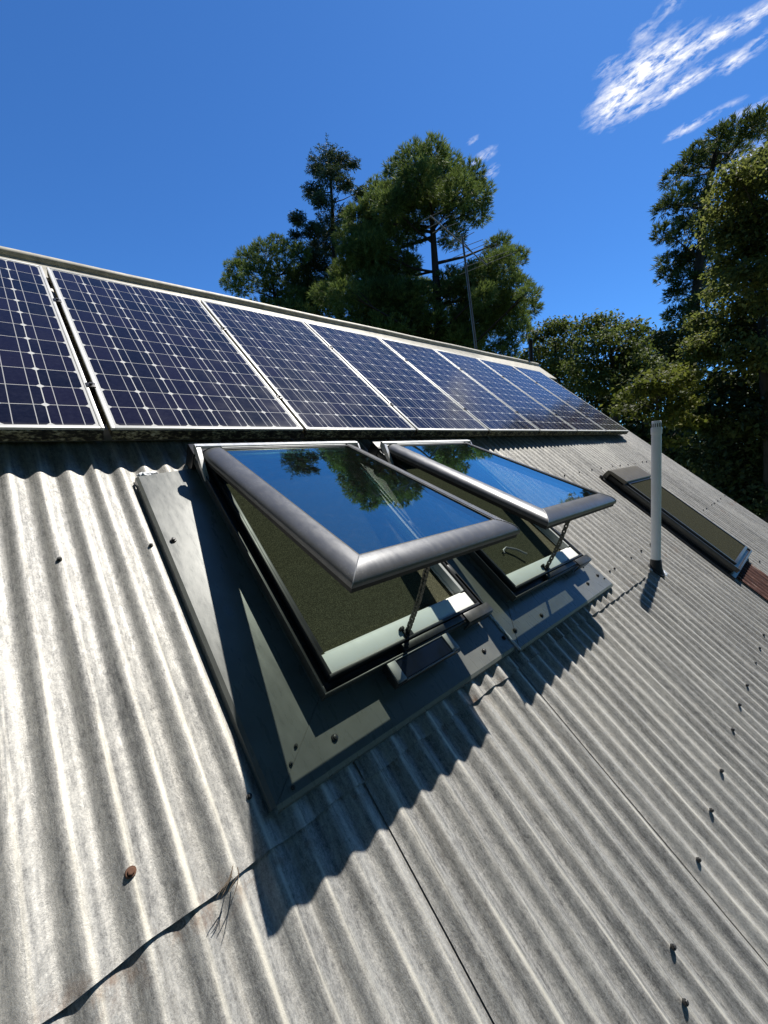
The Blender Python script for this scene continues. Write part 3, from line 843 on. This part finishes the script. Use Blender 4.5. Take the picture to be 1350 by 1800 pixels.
def needle_crown(lobes, dens, ln, wd, nb=8, flat=.75, lean=.25):
    out = []
    for (x, y, z, r) in lobes:
        n = int(dens*r*r)
        d = unit(n); rad = r*(.24+.75*RNG.random(n)**.6)
        p = np.array([x, y, z-.12*r])+d*rad[:, None]*np.array([1.1, 1.1, flat])
        ax = d*.7+np.array([0, 0, .55])+unit(n)*.35; ax /= np.linalg.norm(ax, axis=1)[:, None]
        pb_ = np.repeat(p, nb, 0); a = np.repeat(ax, nb, 0)+unit(n*nb)*.62
        a /= np.linalg.norm(a, axis=1)[:, None]
        L = np.repeat(ln*(.55+.75*RNG.random(n)), nb)*(.7+.5*RNG.random(n*nb))
        out.append(blades(pb_, a, L, np.full(n*nb, wd)))
    return np.concatenate(out)

def spray_crown(lobes, trunk, dens, ln, wd):
    """drooping flat sprays of short needles along twigs that run outward from the trunk line"""
    out = []
    for (x, y, z, r) in lobes:
        n = int(dens*r*r*1.3)+6
        d = unit(n); p = np.array([x, y, z])+d*(r*RNG.random(n)**.45)[:, None]*np.array([1.15, 1.15, .7])
        o = p-np.array([trunk[0], trunk[1], z]); o[:, 2] = -.18; o += unit(n)*.5
        o /= np.linalg.norm(o, axis=1)[:, None]
        nb = 14; tt = RNG.random((n, nb))*ln*2.6
        b_ = (p[:, None, :]+o[:, None, :]*tt[:, :, None]).reshape(-1, 3)
        a = np.repeat(o, nb, 0)*.7+unit(n*nb)*np.array([.8, .8, .5]); a /= np.linalg.norm(a, axis=1)[:, None]
        out.append(blades(b_, a, ln*(.6+.7*RNG.random(n*nb)), np.full(n*nb, wd)))
    return np.concatenate(out)

def leaf_crown(lobes, dens, size, twig=.22, flat=.8, droop=.25):
    out = []
    for (x, y, z, r) in lobes:
        nt = int(dens*r*r)+4
        d = unit(nt); d[:, 2] = d[:, 2]*.9+.1
        rad = r*(.30+.85*RNG.random(nt)**.5)
        p = np.array([x, y, z])+d*rad[:, None]*np.array([1.1, 1.1, flat])
        nb = 9
        spread = RNG.normal(size=(nt, nb, 3))*twig*np.array([1, 1, .45])
        c = (p[:, None, :]+spread).reshape(-1, 3); n = len(c)
        nor = unit(n)*.75+np.repeat(d, nb, 0)*.35+np.array([0, 0, .55]); nor /= np.linalg.norm(nor, axis=1)[:, None]
        t = np.cross(nor, unit(n)); t /= np.linalg.norm(t, axis=1)[:, None]
        b = np.cross(nor, t); s = size*(.6+.8*RNG.random(n))
        tl = t*s[:, None]*.5; bl = b*s[:, None]*.30
        c0, c1 = c-tl, c+tl; c1[:, 2] -= s*droop
        out.append(np.stack([c0, c-bl, c1, c+bl], 1))
    return np.concatenate(out)

def limbs(mb, path, r0, r1, lobes, seed, lr=.06, drop=.12, share=1.):
    r = random.Random(seed); path = [Vector(p) for p in path]
    n = len(path); mb.tube(path, [r0+(r1-r0)*(i/(n-1))**.8 for i in range(n)], 10)
    def at(z):
        for a, b in zip(path, path[1:]):
            if a.z <= z <= b.z: return a.lerp(b, (z-a.z)/(b.z-a.z))
        return path[-1].copy() if z > path[-1].z else path[0].copy()
    for (x, y, z, rr) in lobes:
        if r.random() > share: continue
        e = Vector((x, y, z)); hd = math.hypot(e.x-at(z).x, e.y-at(z).y)
        s = at(max(path[0].z+.8, z-hd*(.25+drop*r.random())-.2))
        k = (s-e).length
        if k < .2: continue
        j = Vector((r.uniform(-1,1), r.uniform(-1,1), r.uniform(-.5,1)))*k*.09
        m1 = s.lerp(e, .35)+j+Vector((0,0,-.03*k)); m2 = s.lerp(e, .7)+j*.6
        w = lr*(.6+.08*k)
        mb.tube([s, m1, m2, e], [w, w*.75, w*.5, w*.22], 6)
        for q in range(4):
            t2 = m2.lerp(e, r.uniform(-.2, .8)); f = e+Vector((r.uniform(-1,1), r.uniform(-1,1), r.uniform(-.4,1)))*rr*.9
            mb.tube([t2, t2.lerp(f, .5)+Vector((0,0,.05)), f], [w*.32, w*.24, w*.10], 5)

def tree(name, base, path, r0, r1, crown, leafm, barkm, lobes, label, cat, group=None, lr=.06, share=1., seed=1):
    t = thing(name, base, label, cat, group, roof=False)
    mb = MB(); limbs(mb, [base]+path, r0, r1, lobes, seed, lr, share=share)
    part('trunk', mb, barkm, t, 60)
    q = MB(); q.quads(crown); part('crown', q, leafm, t, 0)
    return t

L_pine = leaf_material('pine_needles', (.016,.030,.010,1), (.056,.088,.026,1), (.14,.17,.055,1), .2, .42, .45)
L_spire = leaf_material('conifer_needles', (.012,.022,.014,1), (.025,.042,.024,1), (.050,.070,.036,1), .08, .5, .35)
L_tall = leaf_material('dark_pine_needles', (.013,.024,.011,1), (.028,.046,.018,1), (.062,.082,.028,1), .18, .45, .4)
L_olive = leaf_material('olive_green_leaves', (.028,.034,.011,1), (.075,.083,.025,1), (.19,.185,.06,1), .28, .36, .5)
L_round = leaf_material('mid_green_leaves', (.015,.024,.008,1), (.034,.050,.016,1), (.085,.102,.034,1), .22, .4, .45)
L_maple = leaf_material('yellow_green_leaves', (.020,.026,.007,1), (.048,.056,.012,1), (.115,.112,.022,1), .22, .42, .4)
L_dark = leaf_material('deep_green_leaves', (.010,.018,.008,1), (.022,.032,.012,1), (.045,.055,.022,1), .12, .4, .45)
B_pine = bark_material('pine_bark', (.018,.014,.011,1), (.07,.055,.042,1))
B_leaf = bark_material('grey_bark', (.025,.022,.018,1), (.085,.075,.06,1))

# bough centres and radii, metres
BIG_PINE = [(16.5,11.4,19.5,0.7),(16.6,12.7,20.0,0.8),(20.5,13.7,21.7,1.0),(17.7,14.8,21.1,0.7),(16.1,12.0,18.5,1.0),(19.3,11.3,19.5,0.8),(19.8,11.0,18.7,0.7),(17.6,10.7,17.8,0.9),(17.6,16.4,20.9,0.7),(15.1,13.2,17.6,0.8),(18.1,12.4,18.3,0.9),(19.9,11.3,17.9,0.7),(15.3,15.8,18.3,0.8),(16.8,15.8,18.4,1.0),(18.5,15.4,18.4,0.7),(17.1,18.7,19.1,1.0),(15.2,14.7,16.1,1.1),(15.8,17.2,16.1,1.2),(17.8,15.8,16.1,1.4),(15.1,14.8,13.7,1.2),(12.7,14.4,13.3,0.7),(20.1,15.9,15.5,1.1),(13.2,16.5,14.1,0.7),(16.5,13.6,12.6,1.1),(22.6,11.6,17.2,0.7),(21.3,9.9,15.5,0.6),(20.0,10.7,15.2,0.7),(22.1,10.9,15.0,0.7),(18.4,7.8,12.2,0.5),(22.3,9.7,13.0,0.6),(19.9,9.6,12.7,0.7),(17.8,9.7,12.8,0.6),(20.3,12.4,13.2,0.9),(22.6,12.1,12.9,0.9),(19.2,8.7,10.9,0.6),(19.7,12.9,12.1,0.7),(17.9,11.7,13.8,0.5),(16.7,17.2,13.1,1.4),(20.6,12.7,11.4,1.1),(18.8,9.5,10.1,0.8),(19.5,15.2,12.3,1.1)]
SPIRE = [(17.3,20.5,25.1,0.4),(17.7,20.2,24.5,0.6),(17.1,21.1,24.5,0.6),(17.0,20.0,23.2,0.6),(18.5,19.8,24.5,0.3),(16.9,21.4,23.1,0.6),(17.0,18.9,22.1,0.5),(18.9,19.7,22.8,0.5),(16.5,20.2,21.6,0.6),(15.4,21.3,20.8,0.5),(15.6,20.2,19.6,0.6),(17.1,20.7,20.6,0.7),(15.0,21.1,19.6,0.3),(17.1,21.3,19.7,0.8),(15.7,20.5,18.0,0.8),(17.0,20.4,17.6,1.0),(16.3,20.4,16.2,1.0),(17.7,20.0,21.2,0.6)]
SMALL_PINE = [(12.9,20.4,18.4,0.4),(12.2,20.7,17.8,0.7),(14.5,21.9,19.0,0.7),(12.3,23.2,18.4,0.7),(11.3,22.8,17.4,0.6),(11.5,24.3,17.3,0.6),(11.8,21.0,16.6,0.9),(14.3,22.5,17.8,1.0),(13.9,19.6,17.7,0.6),(15.7,22.2,18.0,0.8),(11.6,23.0,16.4,0.6),(13.2,22.1,16.1,0.8),(15.2,22.6,16.7,0.9),(15.7,21.3,16.7,0.8),(12.9,23.1,15.5,0.8),(13.2,19.5,14.1,0.9)]
TALL_PINE = [(20.9,1.9,16.0,0.4),(19.9,1.1,15.6,0.4),(20.4,0.7,15.8,0.5),(20.5,0.1,15.7,0.5),(23.1,-0.1,17.0,0.6),(20.2,-0.7,15.0,0.5),(20.5,2.1,15.5,0.4),(21.2,2.7,15.6,0.4),(22.8,1.9,16.4,0.6),(23.4,1.3,16.6,0.6),(22.1,2.8,15.3,0.5),(20.3,1.8,14.3,0.5),(21.4,3.1,14.7,0.4),(22.2,2.4,14.5,0.6),(19.4,2.7,12.9,0.4),(22.0,2.5,13.7,0.6),(20.9,1.6,13.3,0.5),(21.6,2.8,12.5,0.6),(22.0,2.2,12.4,0.6),(21.9,3.1,12.1,0.4),(21.4,2.3,11.5,0.6),(21.5,2.7,11.1,0.4),(20.2,1.7,10.2,0.5),(21.3,2.6,10.2,0.5),(19.9,1.8,9.5,0.4),(21.6,-0.5,15.1,0.7),(21.6,1.6,12.5,0.6),(22.6,1.5,11.5,0.7)]
OLIVE = [(13.4,-0.5,11.1,0.3),(12.4,-0.3,10.6,0.3),(13.7,-0.5,10.8,0.3),(12.9,-0.1,10.5,0.3),(14.3,-0.3,10.7,0.4),(13.3,0.1,10.2,0.3),(13.3,-0.3,9.8,0.4),(14.7,-0.5,10.3,0.4),(13.3,0.1,9.7,0.3),(13.2,-0.3,9.3,0.4),(13.3,-0.6,9.2,0.3),(13.6,-0.0,9.0,0.3),(12.6,-0.5,8.4,0.4),(13.8,-0.7,8.7,0.3),(14.7,0.3,8.8,0.3),(13.8,-0.3,8.2,0.4),(14.3,-0.6,8.2,0.3),(14.7,0.5,8.2,0.3),(14.4,0.6,8.0,0.3),(14.2,-0.0,7.8,0.4),(14.5,-0.4,7.6,0.4),(14.5,-0.7,7.5,0.4),(13.1,-1.0,10.6,0.4),(13.7,-1.0,10.0,0.5),(13.3,-1.1,9.0,0.5),(13.1,-1.1,7.9,0.5),(13.8,0.1,7.2,0.5),(13.2,-0.5,6.8,0.4),(14.0,-0.8,6.7,0.5),(13.8,0.5,7.3,0.4),(12.7,-1.4,6.5,0.5)]
ROUND1 = [(15.7,3.6,9.2,0.3),(15.4,4.0,9.1,0.4),(16.5,3.4,9.0,0.4),(15.1,2.4,8.5,0.3),(14.9,3.5,8.4,0.5),(16.1,3.0,8.2,0.5),(15.4,4.1,7.8,0.6),(16.3,3.4,7.6,0.6),(15.7,2.5,7.5,0.5),(15.1,3.4,7.0,0.6),(16.6,4.7,7.4,0.5),(15.6,2.2,7.1,0.5),(15.2,2.6,6.7,0.5)]
ROUND2 = [(16.7,5.4,9.7,0.4),(16.6,6.0,9.8,0.4),(16.2,6.3,9.5,0.3),(17.4,5.5,9.1,0.6),(17.9,6.7,9.4,0.5),(16.3,5.5,8.3,0.5),(16.5,6.7,8.8,0.5),(17.2,6.6,8.2,0.6),(18.1,6.0,8.3,0.6),(18.2,6.4,7.5,0.7)]
ROUND3 = [(17.3,2.7,8.4,0.4),(18.3,2.6,8.8,0.3),(19.2,2.5,8.8,0.4),(17.3,1.8,8.6,0.3),(18.5,2.4,8.1,0.5),(17.6,1.6,8.0,0.5),(19.1,1.6,7.7,0.6),(19.2,2.8,8.0,0.5)]
MAPLE = [(12.0,0.9,6.5,0.3),(10.9,0.9,6.2,0.3),(11.0,1.2,6.1,0.3),(11.6,1.6,6.0,0.2),(12.3,2.0,5.8,0.2),(11.5,0.6,6.1,0.3),(12.2,1.1,6.0,0.3),(11.8,0.6,5.7,0.3),(11.6,0.4,6.3,0.2),(12.2,1.5,5.7,0.3),(11.6,0.8,5.4,0.3),(11.7,0.7,4.8,0.2),(12.5,0.5,5.3,0.3)]
DARK1 = [(14.6,0.4,6.3,0.6),(15.3,-0.2,6.2,0.7),(14.7,-0.8,5.5,0.7),(13.8,0.0,5.3,0.7),(14.5,-0.5,4.7,0.7),(15.4,0.6,4.6,0.6),(14.8,-0.1,4.0,0.7),(15.8,-0.7,3.8,0.8),(13.4,0.4,5.4,0.5),(14.3,-0.6,3.1,0.7),(15.3,0.0,3.2,0.6),(15.2,-1.2,4.5,0.8),(14.9,-1.4,3.0,0.8)]
DARK2 = [(17.1,3.9,6.3,0.6),(17.8,3.3,5.6,0.6),(17.6,2.4,5.2,0.7),(17.5,1.7,4.7,0.7),(17.1,3.4,6.4,0.6),(17.8,1.5,3.9,0.7),(17.0,1.9,4.3,0.6),(17.0,4.4,6.9,0.5),(17.4,2.8,4.8,0.6),(18.1,0.9,3.4,0.7)]


tree('pine_tree', (18.0, 12.9, 0), [(18.05,12.9,6), (18.0,12.8,10.5), (17.9,12.7,14), (17.9,12.75,17.5), (18.0,12.8,20.6)], .50, .07,
     needle_crown(BIG_PINE+[(17.2,14.6,12.,1.6),(16.2,15.6,11.6,1.5),(18.6,13.6,11.,1.5),(15.4,16.,12.2,1.3),(16.6,15.2,14.2,1.3),(17.0,14.2,15.6,.9),(17.3,13.8,17.2,.8),(18.9,12.2,16.9,.7),(18.6,12.4,14.6,.8),(17.9,13.2,19.2,.6),(19.6,10.8,13.4,1.1),(21.,11.4,13.4,1.1),(20.6,11.6,15.,.8),(19.6,11.8,14.4,.9),(19.,11.2,12.2,1.2),(20.4,10.,12.2,1.0),(18.4,11.6,11.2,1.2),(16.0,14.0,13.6,1.3),(15.6,15.2,14.6,1.2),(15.2,14.2,11.8,1.5),(16.8,13.2,13.6,1.1),(16.4,15.8,16.6,1.0),(15.9,14.4,16.6,.9),(17.3,13.6,10.6,1.6),(14.6,15.4,13.2,1.2),(14.0,15.6,11.6,1.4),(17.4,12.6,12.2,1.2),(15.8,15.0,18.6,0.8),(18.2,16.4,19.5,1.0),(16.8,14.0,18.6,0.9),(18.9,14.5,19.3,0.9),(19.8,13.9,20.2,1.0),(17.4,13.7,19.4,1.0),(19.1,12.0,18.1,0.7),(15.5,15.5,17.1,1.0),(18.3,10.7,14.2,0.7),(19.1,12.2,13.7,1.0),(16.0,14.4,19.0,0.6),(14.9,15.5,16.3,1.0),(19.4,9.6,14.6,0.8),(19.7,9.1,13.3,0.7),(19.7,13.6,20.9,0.9)], 480, .30, .027, 11), L_pine, B_pine, BIG_PINE, 'big spreading pine with bare dark limbs showing through, tallest above the ridge', 'tree', None, .085, 1., 3)
tree('conifer_tree', (17.2, 20.5, 0), [(17.2,20.5,12), (17.15,20.5,18), (17.25,20.4,22), (17.35,20.4,25.2)], .40, .03,
     spray_crown(SPIRE, (17.2, 20.5), 330, .18, .045), L_spire, B_pine, SPIRE, 'slim dark conifer with tiered drooping boughs, left of the big pine', 'tree', None, .05, 1., 4)
tree('pine_tree', (13.2, 22.0, 0), [(13.2,22.0,8), (13.3,21.9,13), (13.1,21.8,18)], .36, .05,
     needle_crown(SMALL_PINE+[(14.6,21.2,15.4,1.4),(13.4,22.,14.6,1.5),(15.8,20.6,15.2,1.4),(15.2,21.8,17.2,.9)], 460, .28, .027, 11), L_pine, B_pine, SMALL_PINE, 'low bushy pine at the far left of the tree group above the ridge', 'tree', None, .06, 1., 5)
tree('pine_tree', (21.3, 2.2, 0), [(21.3,2.2,6), (21.2,2.0,10), (21.0,1.7,13.5), (20.8,1.3,16)], .38, .05,
     needle_crown(TALL_PINE, 560, .24, .028, 9), L_tall, B_pine, TALL_PINE, 'tall dark pine rising at the right edge behind the olive green tree', 'tree', None, .05, 1., 6)
tree('broadleaf_tree', (14.0, -1.0, 0), [(14.0,-.95,4), (13.9,-.7,7), (13.7,-.6,9.5)], .26, .05,
     leaf_crown(OLIVE, 700, .10, .12), L_olive, B_leaf, OLIVE, 'olive green sunlit broadleaf tree cut off by the right edge', 'tree', None, .035, 1., 7)
tree('broadleaf_tree', (15.7, 3.2, 0), [(15.7,3.2,4), (15.6,3.2,7), (15.6,3.4,8.6)], .20, .04,
     leaf_crown(ROUND1, 420, .12, .15), L_round, B_leaf, ROUND1, 'rounded mid green tree in the gap right of the big pine', 'tree', None, .035, 1., 8)
tree('broadleaf_tree', (17.2, 6.0, 0), [(17.2,6.0,4), (17.1,6.0,7), (17.0,5.9,9.2)], .20, .04,
     leaf_crown(ROUND2, 420, .12, .16), L_round, B_leaf, ROUND2, 'light green leafy tree beside the dark flue post at the ridge end', 'tree', None, .035, 1., 9)
tree('broadleaf_tree', (18.3, 2.2, 0), [(18.3,2.2,4), (18.3,2.2,7), (18.3,2.3,8.4)], .20, .04,
     leaf_crown(ROUND3, 420, .12, .16), L_dark, B_leaf, ROUND3, 'dark leafy tree at the foot of the tall pine on the right', 'tree', None, .035, 1., 10)
tree('maple_tree', (11.9, 1.0, 0), [(11.9,1.0,2.5), (11.8,1.0,4.5), (11.6,1.0,5.9)], .12, .03,
     leaf_crown(MAPLE, 520, .11, .14, .55, .15), L_maple, B_leaf, MAPLE, 'yellow green maple with flat layered sprays beyond the roof verge', 'tree', None, .025, 1., 11)
tree('broadleaf_tree', (14.8, -.4, 0), [(14.8,-.4,2), (14.8,-.4,4), (14.8,-.4,5.8)], .22, .05,
     leaf_crown(DARK1, 300, .15, .2), L_dark, B_leaf, DARK1, 'low deep green tree in shade at the right edge behind the vent pipe', 'tree', None, .04, 1., 12)
tree('broadleaf_tree', (17.5, 2.8, 0), [(17.5,2.8,2), (17.5,2.8,4), (17.5,2.8,5.8)], .22, .05,
     leaf_crown(DARK2, 300, .15, .2), L_dark, B_leaf, DARK2, 'deep green shaded tree between the maple and the solar panels', 'tree', None, .04, 1., 13)

# added pines, out of view behind the eave and left gable, blocking sky light
sky_block_pine = [o for o in COL.objects if o.get('category') == 'tree' and o.name == 'pine_tree'][0]
tc = Vector((17.9, 12.8, 0))
for i, (az, dist, sc, turn) in enumerate(((136, 11.5, 1.35, 40), (165, 9.5, 1.45, 110), (194, 9.5, 1.5, 200), (223, 9.5, 1.45, 290), (254, 9.5, 1.5, 20), (286, 10, 1.45, 150), (303, 12.5, 1.35, 240))):
    c = copy_tree(sky_block_pine); a = math.radians(az)
    c.location = (-.27+dist*math.sin(a), -1.83+dist*math.cos(a), -7.5); c.scale = (sc, sc, sc)
    c.rotation_euler = (0, 0, math.radians(turn))
    c['label'] = 'tall added pine behind the camera, out of view, blocking sky light'; c['group'] = 'added pines blocking sky light'

# ------------------------------------------------------------------ ground
mb = MB(); S = 420; N = 42; vs = []
for j in range(N+1):
    for i in range(N+1):
        x = -S+2*S*i/N; y = -S+2*S*j/N; d = math.hypot(x, y)
        vs.append((x, y, 0 if d < 45 else .5*math.sin(x*.03)*math.sin(y*.027)*min(1, (d-45)/60)))
mb.add(vs, [(j*(N+1)+i, j*(N+1)+i+1, (j+1)*(N+1)+i+1, (j+1)*(N+1)+i) for j in range(N) for i in range(N)])
o = single('ground', mb, M['grass'], (0, 0, 0), None, None, None, 'structure', roof=False)

# ------------------------------------------------------------------ sun, sky, clouds
SUN_R = Vector((.69, .976, 1.0)).normalized()          # towards the sun, roof frame
sw = Vector((SUN_R.x, SUN_R.y*CP-SUN_R.z*SP, SUN_R.y*SP+SUN_R.z*CP))
sun = bpy.data.lights.new('sun', 'SUN'); sun.energy = SUN_E; sun.angle = math.radians(.53); sun.color = (1, .955, .88)
so = bpy.data.objects.new('sun', sun); COL.objects.link(so)
so.rotation_euler = sw.to_track_quat('Z', 'Y').to_euler()
so.location = (0, 0, 60)

w = bpy.data.worlds.new('World'); SC.world = w; w.use_nodes = True
T = NT.__new__(NT); T.t = w.node_tree; T.t.nodes.clear()
out = T.n('ShaderNodeOutputWorld'); bg = T.n('ShaderNodeBackground')
sky = T.n('ShaderNodeTexSky'); sky.sky_type = 'NISHITA'; sky.sun_disc = False
sky.sun_elevation = math.asin(sw.z); sky.sun_rotation = math.atan2(sw.x, sw.y)
sky.altitude = 900; sky.air_density = 1.0; sky.dust_density = .35; sky.ozone_density = 4.0
hue = T.mix(1., sky.outputs[0], SKY_TINT, 'MULTIPLY')
dirv = T.n('ShaderNodeTexCoord').outputs['Generated']
nrm = T.vmath('NORMALIZE', dirv)
d0 = Vector((.8117, .1631, .5609)); A = Vector((.0314, -.207, .0198)).normalized(); A = (A-d0*A.dot(d0)).normalized(); B = d0.cross(A).normalized()
ca = T.vmath('DOT_PRODUCT', nrm, tuple(A)); cb_ = T.vmath('DOT_PRODUCT', nrm, tuple(B)); cd = T.vmath('DOT_PRODUCT', nrm, tuple(d0))
def ab(p): q = Vector(p); return q.dot(A), q.dot(B)
msum = None
for (p, sa, sb_, k, rot) in CLOUDS:
    a0, b0_ = ab(p)
    da = T.math('SUBTRACT', ca, a0); db = T.math('SUBTRACT', cb_, b0_)
    cr, sr = math.cos(rot), math.sin(rot)
    ea = T.math('DIVIDE', T.math('ADD', T.math('MULTIPLY', da, cr), T.math('MULTIPLY', db, sr)), sa)
    eb = T.math('DIVIDE', T.math('SUBTRACT', T.math('MULTIPLY', db, cr), T.math('MULTIPLY', da, sr)), sb_)
    r2 = T.math('ADD', T.math('MULTIPLY', ea, ea), T.math('MULTIPLY', eb, eb))
    g = T.math('MULTIPLY', T.math('EXPONENT', T.math('MULTIPLY', r2, -1.)), k)
    msum = g if msum is None else T.math('ADD', msum, g)
msum = T.math('MULTIPLY', msum, T.math('GREATER_THAN', cd, 0.))
cv = T.n('ShaderNodeCombineXYZ'); T.l(T.math('MULTIPLY', ca, 36.), cv.inputs[0]); T.l(T.math('MULTIPLY', cb_, 96.), cv.inputs[1])
rot = T.n('ShaderNodeVectorRotate', rotation_type='Z_AXIS'); rot.inputs['Angle'].default_value = .22; T.l(cv.outputs[0], rot.inputs['Vector'])
n1 = T.noise(rot.outputs[0], 1.0, 7, .56, .45); n2 = T.noise(rot.outputs[0], 3.2, 5, .65, .2)
nn = T.math('ADD', T.math('MULTIPLY', n1, .72), T.math('MULTIPLY', n2, .28))
den = T.math('MULTIPLY', msum, T.mapr(nn, .40, .74, 0., 1.5))
den = T.mapr(T.math('ADD', den, T.math('MULTIPLY', msum, .10)), .10, 1.25, 0., .95)
col = T.mix(den, hue, (CLOUD_V, CLOUD_V, CLOUD_V*1.02, 1))
T.l(col, bg.inputs[0]); bg.inputs[1].default_value = SKY_S
T.l(bg.outputs[0], out.inputs[0])

# ------------------------------------------------------------------ camera
cam = bpy.data.cameras.new('camera'); co = bpy.data.objects.new('camera', cam); COL.objects.link(co)
Rt = Vector((.73495, -.67402, -.07448)); Dn = Vector((-.13303, -.0356, -.99047)); Fw = Vector((.66495, .73785, -.11583))
m = Matrix((Rt, -Dn, -Fw)).transposed().to_4x4(); m.translation = (-.269, -1.833, 4.772)
co.matrix_world = m
cam.sensor_fit = 'HORIZONTAL'; cam.sensor_width = 36; cam.lens = 702.37/1350*36
cam.clip_start = .02; cam.clip_end = 2000
SC.camera = co
SC.view_settings.view_transform = 'Standard'; SC.view_settings.look = 'None'; SC.view_settings.exposure = EXPO
SC.render.engine = 'CYCLES'
SC.cycles.max_bounces = 8; SC.cycles.transparent_max_bounces = 16; SC.cycles.caustics_reflective = False; SC.cycles.caustics_refractive = False
